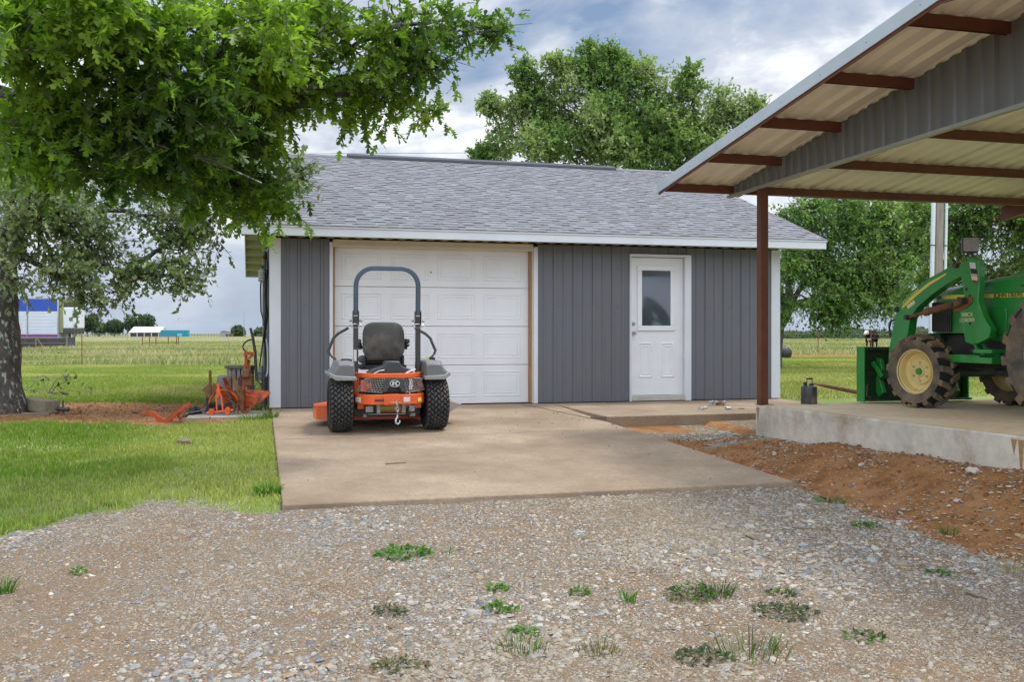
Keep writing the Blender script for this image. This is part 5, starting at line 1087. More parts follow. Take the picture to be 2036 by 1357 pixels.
for i, (x, Y, lb) in enumerate(((1412, 13.55, 'small silver hitch ball at left end of the row on the walkway'), (1417, 13.62, 'small silver hitch ball second from left in the row'), (1424, 13.6, 'silver hitch ball in middle of the row beside the rusty shackle'), (1440.5, 13.6, 'silver hitch ball at right end of the row beyond rusty shackle'))):
    p = at(x, 790, Y); t_, d_ = td(p.x, p.y); o = thing('hitch_ball', lb, 'hitch ball', (p.x, p.y, .0), 0, 'hitch balls on the walkway'); b = MB(); b.lathe([(.022, .0), (.022, .012), (.012, .016), (.012, .024), (.024, .036), (.028, .052), (.022, .07), (.002, .078)], 14); b.build('ball', 'steel', o)
p = at(1431, 790, 13.58); o = thing('shackle', 'small rusty shackle between the silver hitch balls on the walkway', 'shackle', (p.x, p.y, 0)); b = MB(); b.tube([(-.05, 0, .012), (-.02, .03, .03), (.03, .03, .03), (.05, 0, .012), (.02, -.02, .02), (-.05, 0, .012)], .011, 7); b.cyl((-.04, -.01, .03), (.03, .01, .05), .012, n=8); b.build('bow', 'rust', o)
for sd, x0, lb in ((2, 1397, 'small pile of steel chain on the walkway left of the hitch balls'), (3, 1451, 'small pile of steel chain on the walkway right of the hitch balls')):
    rr = random.Random(sd); pts = []
    for k in range(11): q = at(x0+rr.uniform(-10, 10), 799, 12.95+rr.uniform(-.12, .12)); pts.append(Vector((q.x, q.y, .009+rr.uniform(0, .012))))
    chain('light_chain', pts, .009, .003, 'steel', lb, 'chain piles on the walkway', sd)
p = at(1474, 798, 13.0); o = MB().box((-.04, -.008, 0), (.04, .008, .008)).build('loose_bolt', 'dkgrey', None, (p.x, p.y, -.0005)); tag(o, 'short dark steel pin lying on the walkway near the post', 'pin')
# red brick chip at the driveway edge, a stick and large stones in the gravel
p = at(1527, 930, 8.55); o = MB().cbox((0, 0, .02), (.075, .05, .04), Matrix.Rotation(.5, 4, 'X') @ Matrix.Rotation(.3, 4, 'Y')).build('brick_chip', pm('red_brick', (.33, .12, .08), .9, 0, .2, 20), None, (p.x, p.y, float(ground_z(p.x, p.y))+.0), bevel=.006); tag(o, 'small broken piece of red brick beside the driveway edge', 'brick piece')
def gpx(x, y):                                                     # pixel -> point on the ground
    Y = 8.
    for _ in range(25):
        z = float(ground_z((x-CX)/F*Y, Y)); Y = (CAMZ-z)*F/(y-HZ)
    return Vector(((x-CX)/F*Y, Y, z))
for nm, lb, px in (('stick', 'short dark stick lying on the gravel right of center', [(1574, 1052), (1600, 1055), (1618, 1056)]), ('stick', 'thin brown twig lying on gravel below the driveway corner', [(1482, 1068), (1500, 1076), (1518, 1081)]), ('stick', 'thin dark stick lying alone on the concrete driveway', [(766, 934), (786, 932.5), (808, 931.5)]), ('stick', 'dark stick at the far right of the gravel', [(1922, 1182), (1942, 1190), (1962, 1196)])):
    P = [gpx(*q)+Vector((0, 0, .05 if px[0][0] == 766 else .012)) for q in px]; b = MB(); b.tube([q-P[0] for q in P], [.007, .006, .004], 6); tag(b.build(nm, 'oldwood', None, P[0]), lb, 'stick', 'sticks on the gravel')
def rock(name, lb, x, y, sz, mt, cat='stone', seed=0, flat_=.45):
    p = gpx(x, y); b = MB(); rr = random.Random(seed); b.ball((0, 0, 0), (sz, sz*.7, sz*flat_), 9, 6); b.v = [tuple(c*rr.uniform(.8, 1.2) for c in q) for q in b.v[:]]; b.v = [b.v[i-i % 9] if i < 9 or i >= 54 else q for i, q in enumerate(b.v)]
    tag(b.build(name, mt, None, p+Vector((0, 0, sz*flat_*.4)), ang=20), lb, cat, 'large stones in the gravel')
rock('stone', 'pale flat grey stone standing out on the gravel right of center', 1597, 1088, .036, 'stone', seed=1)
rock('stone', 'white stone on the dirt bank below the concrete slab', 1934, 940, .05, pm('white_stone', (.5, .48, .45), .9, 0, .15, 15), seed=2, flat_=.6)
rock('stone', 'long blue grey slate lying below the driveway front edge', 1152, 1060, .04, 'stone', seed=3, flat_=.25)
rock('stone', 'dark grey slate chunk in gravel beside the large weed', 1398, 1128, .02, 'stone', seed=4, flat_=.6)
rock('stone', 'brown lump of earth lying on the lawn', 366, 884, .09, pm('earth_lump', (.2, .15, .1), .95, 0, .3, 20, .4), 'earth lump', seed=6, flat_=.5)

# ------------------------------------------------------------ cow
def cow():
    Yc = 65.; p = at(1731, 690, Yc); z0 = float(ground_z(p.x, p.y)); s = Yc/F; h = (CAMZ-(655-HZ)*s)-z0; k = h/1.36
    o = thing('cow', 'black white faced cow standing beyond the wire fence', 'cow', (p.x, p.y, z0), R(58)); o.scale = (k, k, k)
    bm = bmesh.new(); sk = bm.verts.layers.skin.verify(); vs = []
    def add(co, rx, ry=None, link=None):
        v = bm.verts.new(co); v[sk].radius = (rx, ry or rx); v[sk].use_root = link is None; vs.append(v)
        if link is not None: bm.edges.new((vs[link], v))
        return len(vs)-1
    # x points backwards from the head
    r0 = add((.25, 0, .92), .33, .37); r1 = add((.62, 0, .97), .31, .36, r0); r2 = add((.95, 0, 1.02), .27, .31, r1)
    f1 = add((-.10, 0, .93), .30, .38, r0); f2 = add((-.36, 0, 1.0), .23, .33, f1); n1 = add((-.58, .04, 1.12), .15, .2, f2); hd = add((-.78, .10, 1.2), .125, .14, n1); mz_ = add((-.95, .17, 1.06), .095, .09, hd); ms = add((-1.03, .2, .97), .08, .07, mz_)
    for s_ in (-1, 1):
        a = add((-.27, s_*.19, .66), .13, .15, f2); b_ = add((-.28, s_*.19, .40), .068, .075, a); c = add((-.27, s_*.19, .14), .048, .05, b_); add((-.30, s_*.19, .03), .06, .06, c)
        a = add((.98, s_*.20, .72), .15, .2, r2); b_ = add((.90, s_*.20, .52), .085, .1, a); c = add((1.03, s_*.20, .36), .058, .065, b_); d = add((.98, s_*.20, .12), .046, .05, c); add((.95, s_*.20, .03), .058, .06, d)
        e = add((-.76, .10+s_*.13, 1.25), .05, .04, hd); add((-.74, .10+s_*.25, 1.22), .028, .02, e)
    t = add((1.18, 0, 1.05), .05, .05, r2); t2 = add((1.26, 0, .75), .03, .03, t); add((1.25, 0, .45), .045, .045, t2)
    me = bpy.data.meshes.new('body'); bm.to_mesh(me); bm.free()
    m = bpy.data.materials.new('cow_hide'); m.use_nodes = True; tt = m.node_tree; bb = tt.nodes['Principled BSDF']; N = tt.nodes.new; L = tt.links.new
    co = N('ShaderNodeTexCoord'); ds = N('ShaderNodeVectorMath'); ds.operation = 'DISTANCE'; L(co.outputs['Object'], ds.inputs[0]); ds.inputs[1].default_value = (-.93, .16, 1.13)
    no = N('ShaderNodeTexNoise'); no.inputs['Scale'].default_value = 5; L(co.outputs['Object'], no.inputs['Vector'])
    ad = N('ShaderNodeMath'); ad.operation = 'MULTIPLY_ADD'; L(no.outputs['Fac'], ad.inputs[0]); ad.inputs[1].default_value = .08; L(ds.outputs['Value'], ad.inputs[2])
    d2 = N('ShaderNodeVectorMath'); d2.operation = 'DISTANCE'; L(co.outputs['Object'], d2.inputs[0]); d2.inputs[1].default_value = (-.42, .0, .62)
    a2 = N('ShaderNodeMath'); a2.operation = 'ADD'; L(d2.outputs['Value'], a2.inputs[0]); a2.inputs[1].default_value = .15
    mn = N('ShaderNodeMath'); mn.operation = 'MINIMUM'; L(ad.outputs[0], mn.inputs[0]); L(a2.outputs[0], mn.inputs[1])
    r = N('ShaderNodeValToRGB'); r.color_ramp.elements[0].position = .27; r.color_ramp.elements[0].color = (.62, .58, .54, 1); r.color_ramp.elements[1].position = .31; r.color_ramp.elements[1].color = (.018, .011, .009, 1); L(mn.outputs[0], r.inputs['Fac']); L(r.outputs['Color'], bb.inputs['Base Color']); bb.inputs['Roughness'].default_value = .9; bb.inputs['Specular IOR Level'].default_value = .1
    me.materials.append(m); ob_ = bpy.data.objects.new('body', me); COL.objects.link(ob_); ob_.parent = o
    q = ob_.modifiers.new('skin', 'SKIN'); q.use_smooth_shade = True; ob_.modifiers.new('sub', 'SUBSURF').levels = 2; ob_.modifiers['sub'].render_levels = 2
    b = MB()
    for s_ in (-1, 1): b.ball((-.875, .135+s_*.105, 1.19), .022, 8, 6); b.ball((-1.07, .21+s_*.035, .985), .016, 6, 5)
    b.build('eyes_and_nostrils', 'black', o)
cow()

# ------------------------------------------------------------ pole, overhead wire, tank
Yp = 20.; px = at(1860, 545, Yp).x; gzp = float(ground_z(px, Yp)); up_ = thing('utility_pole', 'weathered wooden utility pole with two pale conduits behind the tractor', 'utility pole', (px, Yp, gzp)); up_.rotation_euler = (0, R(1.2), 0)
b = MB(); b.tube([(0, 0, 0), (0, 0, 4), (0, 0, 8.2)], [.105, .095, .08], 18); b.build('pole', 'polewood', up_)
for x_, r_ in ((-.145, .045), (.135, .03)):
    b = MB(); b.cyl((x_, -.05, 0), (x_*.95, -.05, 6.2), r_, n=12); cd_ = b.build('conduit', 'pvc', up_)
    b = MB()
    for z in (1.6, 2.9, 4.2): b.tube([(x_+(r_+.008)*math.cos(a), -.05+(r_+.008)*math.sin(a), z) for a in np.linspace(0, 6.283, 15)], .01, 5)
    b.build('strap', 'dkgrey', cd_)
b = MB(); b.tube([(-1.1, -.02, 7.4), (1.1, -.02, 7.4)], .05, 6); b.build('cross_arm', 'polewood', up_)
A = at(560, 306, 60); B = at(1010, 303.5, 60); b = MB(); D = (B-A).normalized(); b.tube([A-D*25-A, A*0, B-A, B+D*30-A], .013, 4); tag(b.build('overhead_wire', 'cable', None, A), 'thin dark overhead wire crossing the sky above the garage ridge', 'wire')
p = at(1553, 711, 40.5); tk = thing('feed_tank', 'rounded black plastic tub lying at the garage corner near the fence', 'tub', (p.x, 40.5, float(ground_z(p.x, 40.5)))); s = 40.5/F
b = MB(); mm = Matrix.Translation((0, 0, .27)) @ Matrix.Rotation(R(90), 4, 'Y') @ Matrix.Rotation(R(12), 4, 'Y'); b.lathe([(.002, -.55), (.2, -.54), (.27, -.48), (.285, .1), (.25, .3), (.17, .42), (.002, .44)], 20, mm); b.build('shell', 'black', tk); b = MB(); b.lathe([(.29, .08), (.3, .1), (.3, .14), (.285, .16)], 20, mm); b.build('rim_band', 'dkgrey', tk)

# ------------------------------------------------------------ fences
def gpt(x, Y, dz=0.): X = (x-CX)/F*Y; return Vector((X, Y, float(ground_z(X, Y))+dz))
def fence(name, label, line, posts, stays, wires, hgt, post_r=.022):
    o = thing(name, label, 'fence', gpt(*line[0])); L0 = o.location
    for (x, Y, h) in posts:
        b = MB(); q = gpt(x, Y)-L0; b.tube([q+Vector((0, 0, -.1)), q+Vector((random.uniform(-.05, .08), 0, h))], post_r, 6); b.build('post', 'rust', o)
    for (x, Y, h, ln) in stays:
        b = MB(); q = gpt(x, Y)-L0; b.tube([q+Vector((-.06*ln, 0, .1)), q+Vector((.05*ln, 0, h*.5)), q+Vector((.12*ln, 0, h*.72)), q+Vector((-.02, 0, h))], .006, 4); b.build('wire_stay', 'wire', o)
    for h in wires:
        b = MB(); pts = []
        for (x0, Y0), (x1, Y1) in zip(line, line[1:]):
            for k in range(8): q = k/8; pts.append(gpt(x0+(x1-x0)*q, Y0+(Y1-Y0)*q, h-.03*math.sin(q*math.pi))-L0)
        pts.append(gpt(*line[-1], h)-L0); b.tube(pts, .0055, 4); b.build('strand', 'wire', o)
    return o
fence('barbed_wire_fence', 'old barbed wire fence across the pasture left of the garage', [(-120, 41.5), (163, 41.2), (540, 41.8)], [(163, 41.2, 1.33), (-60, 41.4, 1.3)], [(74, 41.3, 1.2, 1), (252, 41.3, 1.25, 1), (346, 41.4, .85, -1.5), (452, 41.5, 1.25, 1), (60, 41.3, .9, -1)], (.18, .45, .72, .98, 1.22), 1.3)
fence('wire_fence', 'low wire stock fence with steel posts beyond the lawn on the right', [(1540, 47.5), (1626, 47), (1733, 46.5), (1800, 46.5), (2200, 46)], [(1626, 47, 1.28), (1733, 46.5, 1.3), (1845, 46.3, 1.3), (1990, 46, 1.3)], [(1581, 47.2, 1.2, .5), (1690, 46.8, 1.2, .6)], (.15, .38, .6, .82, 1.04, 1.2), 1.3)
# ------------------------------------------------------------ far left: trailer, shed, container, hut, mast, panel, corral
def ftag(o, lb, cat, g=None): return tag(o, lb, cat, g)
Yt = 84.; s = Yt/F; q = gpt(125, Yt); tr = thing('livestock_trailer', 'long pale semi trailer with blue top band parked beyond the fence', 'trailer', q)
x0, x1 = (-120-125)*s, (114-125)*s; zb = CAMZ-(671-HZ)*s-q.z; zt_ = CAMZ-(594-HZ)*s-q.z; zm = CAMZ-(620-HZ)*s-q.z
b = MB(); prof = []; n = 16
for k in range(n+1): z = zb+.25+(zm-zb-.25)*k/n; prof += [(z, 0), (z+.03, .03)]
b.sheet(prof, lambda p, w_: (x0, -w_, p), lambda p, w_: (x1, -w_, p)); b.build('ribbed_side', 'trailer', tr, ang=15)
b = MB(); b.box((x0, .02, zb), (x1, 2.5, zt_)); b.build('body', 'trailer', tr)
b = MB(); prof = []
for k in range(7): z = zm+.02+(zt_-zm-.1)*k/6; prof += [(z, .01), (z+.03, .035)]
b.sheet(prof, lambda p, w_: (x0, -w_, p), lambda p, w_: (x1, -w_, p)); b.build('top_band', 'tblue', tr, ang=15)
for z0, z1, mt in ((zb+.16, zb+.25, 'tred'), (zb+.03, zb+.08, 'tred'), (zb+.09, zb+.15, 'tblue')): b = MB(); b.box((x0, -.04, z0), (x1, .0, z1)); b.build('stripe', mt, tr)
b = MB(); b.box((x0, -.03, zt_-.06), (x1+.03, 2.5, zt_+.03)); b.box(((54-125)*s, -.07, zb), ((55.5-125)*s, -.04, zt_)); b.box((x0, -.02, zb-.2), (x1+.4, 2.4, zb-.02)); b.build('frame_rail', 'greymetal', tr)
b = MB(); b.box((x1+.03, .3, zb+.4), (x1+.4, 2.2, zt_-.1)); b.build('nose_panel', pm('olive_nose', (.3, .3, .12), .6), tr)
b = MB(); b.box((x1+.42, .1, zb+.75), (x1+1.45, 2.2, zt_-.75)); cu_ = b.build('cooling_unit', 'white_trim', tr, bevel=.12); MB().box((x1+.5, .15, zt_-.72), (x1+1.3, 2.1, zt_-.3)).build('unit_fan', 'dkgrey', cu_, bevel=.05); MB().box((x1+.42, .12, zb+.3), (x1+1.42, 2.2, zb+.74)).build('unit_grille', 'dkgrey', cu_, bevel=.05)
b = MB(); b.box((x1+.6, .8, -.0), (x1+.75, 1.0, zb+.3)); b.box((x1+.6, 1.6, 0), (x1+.75, 1.8, zb+.3)); b.build('landing_leg', 'dkgrey', tr)
dk = thing('loading_dock', 'dark weathered timber dock under the pale trailer', 'dock', gpt(60, 82.5)); s2 = 82.5/F
b = MB()
for k in range(5): b.box(((-130-60)*s2, 0, .02+k*.19), ((135-60)*s2, .05, .19+k*.19))
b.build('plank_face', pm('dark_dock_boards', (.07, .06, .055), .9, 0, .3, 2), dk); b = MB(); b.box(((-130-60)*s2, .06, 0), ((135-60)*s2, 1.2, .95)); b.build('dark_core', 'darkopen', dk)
for x in (72, 133): b = MB(); b.box(((x-60)*s2-.06, -.07, 0), ((x-60)*s2+.06, -.0, 1.1)); b.build('post', 'oldwood', dk)
b = MB(); b.box(((-100-60)*s2, -.08, .5), ((130-60)*s2, -.072, .55)); b.beam(((75-60)*s2, -.1, .95), ((90-60)*s2, -.1, .02), .02, .1); b.build('rail', 'oldwood', dk)
Yf = 380.; s = Yf/F
def far(x, Y=Yf): return gpt(x, Y)
q = far(287); sh_ = thing('barn', 'long low barn with pale metal roof and open dark front in the distance', 'barn', q); w2 = 31*s
zt_ = CAMZ-(650-HZ)*s-q.z; ze = CAMZ-(661-HZ)*s-q.z
b = MB(); b.prism([(-w2, 0, ze), (-w2, 5, zt_), (-w2, 10, ze-.6), (-w2, 10, ze-.8), (-w2, 5, zt_-.2), (-w2, 0, ze-.2)], (2*w2, 0, 0)); b.build('roof', 'whiteroof', sh_)
b = MB(); b.box((-w2+.3, .5, 0), (w2-.3, 9, ze-.3)); b.build('wall', 'darkopen', sh_)  # dark block; shade of the open front is put into its colour
b = MB(); b.prism([(w2-.28, .4, 0), (w2-.28, 9, 0), (w2-.28, 9, ze-.4), (w2-.28, 5, zt_-.3), (w2-.28, .4, ze-.1)], (.2, 0, 0)); b.build('end_wall', 'whiteroof', sh_)
for k in range(5): b = MB(); x = -w2+.4+k*(2*w2-1)/4; b.box((x-.15, .1, 0), (x+.15, .4, ze-.25)); b.build('post', 'whiteroof', sh_)
q = far(346); ct = thing('shipping_container', 'teal shipping container beside the distant barn', 'container', q); w2 = 27*s; zt_ = CAMZ-(657-HZ)*s-q.z
b = MB(); prof = []
for k in range(34): x = -w2+k*2*w2/34; prof += [(x, 0), (x+.1, 0), (x+.14, .08), (x+.28, .08)]
b.sheet(prof, lambda p, w_: (p, -w_, .12), lambda p, w_: (p, -w_, zt_-.1)); b.build('side', 'tealbox', ct, ang=15)
b = MB(); b.box((-w2, .02, 0), (w2, 2.4, zt_)); b.build('body', 'tealbox', ct); b = MB(); b.box((-w2+5.*w2/4, -.2, .1), (-w2+6.4*w2/4, -.09, zt_*.5)); b.build('door', pm('pale_teal', (.2, .45, .42), .6), ct)
q = far(449); ht = thing('stone_hut', 'tiny grey stone hut on the left horizon', 'hut', q); w2 = 11*s; zt_ = CAMZ-(660-HZ)*s-q.z
b = MB(); b.box((-w2, 0, 0), (w2*.5, 3, zt_)); b.build('wall', 'stone', ht); b = MB(); b.prism([(-w2-.1, -.2, zt_), (-w2*.3, -.2, zt_+.5), (w2*.5+.1, -.2, zt_)], (0, 3.4, 0)); b.build('roof', 'greyw', ht); b = MB(); b.box((w2*.52, .2, 0), (w2*1.1, 2, zt_*.6)); b.build('lean_to', 'rust', ht); b = MB(); b.box((-.0, -.03, .1), (w2*.4, .0, zt_*.55)); b.build('opening', 'darkopen', ht)  # dark panel paints the shade inside the hut opening
q = far(485, 360); o = thing('mast', 'thin grey mast rising from the left horizon', 'mast', q); b = MB(); b.tube([(0, 0, 0), (0, 0, CAMZ-(620-HZ)*360/F-q.z)], [.1, .06], 6); b.build('pole', 'greymetal', o); b = MB(); b.box((-.5, -.03, .02), (.5, .03, .12)); b.build('base', 'greymetal', o)
q = gpt(317, 90); s = 90/F; o = thing('cattle_panel_feeder', 'rusty open pipe cattle feeder standing in the pasture', 'feeder', q); w2 = 34*s; h_ = 23*s
for x, y in ((-w2, 0), (-w2*.86, 1.2), (-w2*.2, 0), (w2*.25, 1.2), (w2*.85, 1.2), (w2, 0)): b = MB(); b.cyl((x, y, 0), (x, y, h_), .045, n=6); b.build('post', 'rust', o)
for z in (.06, h_*.44, h_*.99):
    b = MB(); b.tube([(-w2, 0, z), (w2, 0, z), (w2*.85, 1.2, z), (-w2*.86, 1.2, z), (-w2, 0, z)], .03, 5); b.build('rail', 'rust', o)
def corral(lb, x0, x1, Y, h, mt, np_):
    q = gpt((x0+x1)/2, Y); o = thing('corral_fence', lb, 'fence', q, 0, 'distant corral fences'); s = Y/F; w2 = (x1-x0)/2*s
    for k in range(np_): x = -w2+2*w2*k/(np_-1); b = MB(); b.box((x-.09, -.07, 0), (x+.09, .07, h)); b.build('post', mt, o)
    for z in (.3, .62, .94): b = MB(); b.box((-w2, -.1, h*z-.06), (w2, -.07, h*z+.06)); b.build('rail', mt, o)
corral('distant grey board corral fence left of the barn', 140, 254, 390, 1.35, 'greyw', 24); corral('distant pipe corral fence right of the teal container', 376, 437, 390, 1.1, 'wire', 12)
# ------------------------------------------------------------ trees
OAK = (np.array([(0, 0), (.27, .36), (.06, .36), (.42, .70), (.07, .62), (.20, .96), (0, 1.08), (-.27, .36), (-.06, .36), (-.42, .70), (-.07, .62), (-.20, .96)]),
       [(0, 1, 2), (0, 2, 8), (0, 8, 7), (2, 3, 4), (2, 4, 10), (2, 10, 8), (8, 10, 9), (4, 5, 6), (4, 6, 10), (10, 6, 11)])
POST = (np.array([(0, 0), (.16, .30), (.12, .42), (.36, .62), (.20, .74), (.16, .98), (0, .92), (-.16, .30), (-.12, .42), (-.36, .62), (-.20, .74), (-.16, .98)]), OAK[1])
ELM = (np.array([(0, 0), (.3, .45), (0, 1.), (-.3, .45)]), [(0, 1, 2), (0, 2, 3)])
def leaf_mesh(name, pos, dr, nr, size, shape, mat, cols, parent, fold=.25, curl=.25):
    P, T_ = shape; n = len(pos); dr = dr/np.linalg.norm(dr, axis=1, keepdims=True)
    sd = np.cross(dr, nr); sd /= np.linalg.norm(sd, axis=1, keepdims=True)+1e-9; nn = np.cross(sd, dr)
    ax = P[:, 0][None, :, None]; ay = P[:, 1][None, :, None]; s = size[:, None, None]
    v = pos[:, None, :]+s*(dr[:, None]*ay+sd[:, None]*ax+nn[:, None]*(np.abs(ax)*fold-curl*ay**2*.5))
    K = len(P); tri = (np.arange(n)*K)[:, None, None]+np.array(T_)[None]
    return soup(name, v.reshape(-1, 3), tri.reshape(-1, 3), mat, np.repeat(cols, K, 0), parent)
def sprays(blobs, rng, per, m, L, up, spread=.7, shell=.45, jz=1.):
    """twigs spread through the blobs, leaves set along each twig: leaf positions, directions and the twigs"""
    pos, dr, tw, bi = [], [], [], []
    for k, (c, r, w) in enumerate(blobs):
        n = max(1, int(per*w+.5)); u = rng.normal(size=(n, 3)); u /= np.linalg.norm(u, axis=1, keepdims=True)
        rad = shell+(1.02-shell)*rng.uniform(0, 1, (n, 1))**.6; b = np.array(c)+u*rad*np.array(r)
        d = u*.8+rng.normal(size=(n, 3))*spread+np.array([0, 0, up]); d /= np.linalg.norm(d, axis=1, keepdims=True)
        ln = L*rng.uniform(.6, 1.4, (n, 1)); drp = rng.uniform(.0, .5, (n, 1))*np.sign(.3-up+.001)
        for i in range(m):
            q = (i+.6)/m; p = b+d*ln*q+np.array([0, 0, -.22])*ln*q*q*(1 if up < .3 else .2)
            a = d*.55+rng.normal(size=(n, 3))*.75+np.array([0, 0, -.30 if up < .3 else .05]); pos.append(p+rng.normal(size=(n, 3))*.02*L); dr.append(a); bi.append(np.full(n, k))
        tw.append((b, b+d*ln))
    return np.concatenate(pos), np.concatenate(dr), tw, np.concatenate(bi)
def twig_mesh(b, tw, r, rng, frac=.5):
    for A, B in tw:
        for i in np.nonzero(rng.uniform(size=len(A)) < frac)[0]: b.tube([A[i], (A[i]+B[i])/2+np.array([0, 0, .01]), B[i]], [r, r*.75, r*.4], 3, False)
def limb(b, P, r0, r1, n=8, sides=8, wob=.06, rr=random):
    P = [Vector(p) for p in P]; pts = []; k = len(P)-1
    for i in range(n+1):
        t = i/n
        if k == 1: q = P[0].lerp(P[1], t)
        elif k == 2: q = P[0]*(1-t)**2+P[1]*2*t*(1-t)+P[2]*t*t
        else: q = P[0]*(1-t)**3+P[1]*3*t*(1-t)**2+P[2]*3*t*t*(1-t)+P[3]*t**3
        if 0 < i < n: q = q+Vector((rr.uniform(-1, 1), rr.uniform(-1, 1), rr.uniform(-1, 1)))*wob
        pts.append(q)
    b.tube(pts, [r0+(r1-r0)*(i/n)**.8 for i in range(n+1)], sides); return pts
LM_OAK = attr_mat('red_oak_leaf', .42, 0, 100, 1., .12, 14, .6, (.15, .23, .07, .4), .5)
LM_POST = attr_mat('post_oak_leaf', .5, 0, 100, 1., .12, 14, .30, (.22, .27, .19, .75), .5)
LM_ELM = attr_mat('elm_leaf', .5, 0, 100, 1., .12, 8, .36, (.22, .32, .13, .5), .4)
LM_FAR = attr_mat('far_foliage', .8, 0, 100, 1., .2, 1, .2)
def tree(name, label, base, fork, trunk_r, blobs_px, leaf, per, m, L, size, up, pal, lm, shape, bark, seed, trunk_path=None, limb_r=.4, twig=.006, tfrac=.35, spread=.7, shell=.45, nsub=0, group=None, extra=None, depthmul=1., flare=1.25, sides=16):
    rng = np.random.default_rng(seed); rr = random.Random(seed); o = thing(name, label, 'tree', base, 0, group); B0 = Vector(base)
    blobs = []
    for q in blobs_px:
        x, y, rx, ry, Y = q[:5]; w = q[5] if len(q) > 5 else 1.
        p = at(x, y, Y+rr.uniform(-.3, .3)); s = Y/F; blobs.append((p-B0, (rx*s, (rx+ry)/2*s*depthmul, ry*s), w*max(.25, rx*ry/6000.)))
    b = MB(); Fk = Vector(fork)-B0; tp_ = [Vector((0, 0, -.15))]+[Vector(q)-B0 for q in (trunk_path or [])]+[Fk]
    pts = []; rs = []; N_ = 10
    for i in range(len(tp_)-1):
        for j in range(N_ if i == len(tp_)-2 else N_):
            pts.append(tp_[i].lerp(tp_[i+1], j/N_))
    pts.append(tp_[-1]); h = max(pts[-1].z, .5)
    rs = [trunk_r*(1-.28*max(0, p.z)/h+(flare-1)*math.exp(-max(0, p.z)/.28)*1.6) for p in pts]
    pts = [p+Vector((rr.uniform(-1, 1), rr.uniform(-1, 1), 0))*trunk_r*.06 for p in pts]
    o0 = len(b.v); b.tube(pts, rs, sides)
    for i in range(o0, len(b.v)):
        v = b.v[i]; k = 1+.09*float(fbm(v[0]*9+v[1]*7, v[2]*3+i % sides, seed))-.045; b.v[i] = v
    dist = [(c-Fk).length for c, r, w in blobs]; Dm = max(dist)
    for i_, (c, r, w) in enumerate(blobs):
        near = [(c-blobs[j][0]).length+.3*dist[j] for j in range(len(blobs))]; ok_ = [j for j in range(len(blobs)) if dist[j] < dist[i_]-.12*Dm]
        j = min(ok_, key=lambda q: near[q]) if ok_ else None; st_ = Fk.lerp(tp_[-2], rr.uniform(0, .2)) if j is None else Vector(blobs[j][0])
        lim = trunk_r*limb_r*(1-.72*dist[i_]/Dm)*(1.5 if j is None else 1); ln = (c-st_).length; mid = st_.lerp(c, .5)+Vector((rr.uniform(-.1, .1)*ln, rr.uniform(-.1, .1)*ln, .14*ln*rr.uniform(.2, 1))); P = limb(b, [st_, mid, c], lim, lim*.45, 8, 7, .02*ln, rr)
        for _ in range(4):
            e = c+Vector((rr.gauss(0, 1)*r[0], rr.gauss(0, 1)*r[1], rr.gauss(0, 1)*r[2]))*.62; s_ = P[rr.randint(4, 7)]; limb(b, [s_, s_.lerp(e, .5)+Vector((0, 0, .06)), e], lim*.36, lim*.10, 5, 5, .03, rr)
    if nsub:                                           # foliage gathers in clumps along each bough
        bl2 = []
        for c, r, w in blobs:
            k = max(3, int(nsub*(.5+.5*min(1.5, w))))
            for _ in range(k):
                u = Vector((rr.gauss(0, 1), rr.gauss(0, 1), rr.gauss(0, 1))).normalized()*rr.uniform(.35, .95); f = rr.uniform(.26, .46)
                e = Vector(c)+Vector((u.x*r[0], u.y*r[1], u.z*r[2])); rm = (r[0]+r[2])/2*f
                bl2.append((e, (rm*rr.uniform(.9, 1.4), rm*1.1, rm*rr.uniform(.6, 1.1)*(1.5 if up > .3 else 1)), w/k)); limb(b, [c, Vector(c).lerp(e, .5)+Vector((0, 0, .05)), e], twig*2.2, twig, 4, 4, .03, rr)
        blobs = bl2
    pos, dr, tw, bi = sprays(blobs, rng, per, m, L, up, spread, shell)
    twig_mesh(b, tw, twig, rng, tfrac); b.build('trunk', bark, o, ang=60)
    n = len(pos); nr = rng.normal(size=(n, 3))*.55+np.array([0, 0, 1.]); sz = size*rng.uniform(.65, 1.25, n)
    pal = np.array(pal); clump = fbm(pos[:, 0]*1.1+pos[:, 2]*.6+9, pos[:, 1]*1.1-pos[:, 2]*.8, seed, 3); ci = np.clip((clump-.3)/.4+rng.normal(0, .28, n), 0, .999); cols = pal[(ci*len(pal)).astype(int)]*rng.uniform(.72, 1.28, (n, 1))
    if extra is not None:
        f, c = extra; cl = vnoise(pos[:, 0]*1.9+3, pos[:, 2]*1.9+pos[:, 1], seed+5); sel = (cl > 1-f)*(rng.uniform(size=n) < .75); cols = np.where(sel[:, None], np.array(c)*rng.uniform(.7, 1.3, (n, 1)), cols)
    leaf_mesh('crown', pos, dr, nr, sz, shape, lm, cols, o); return o
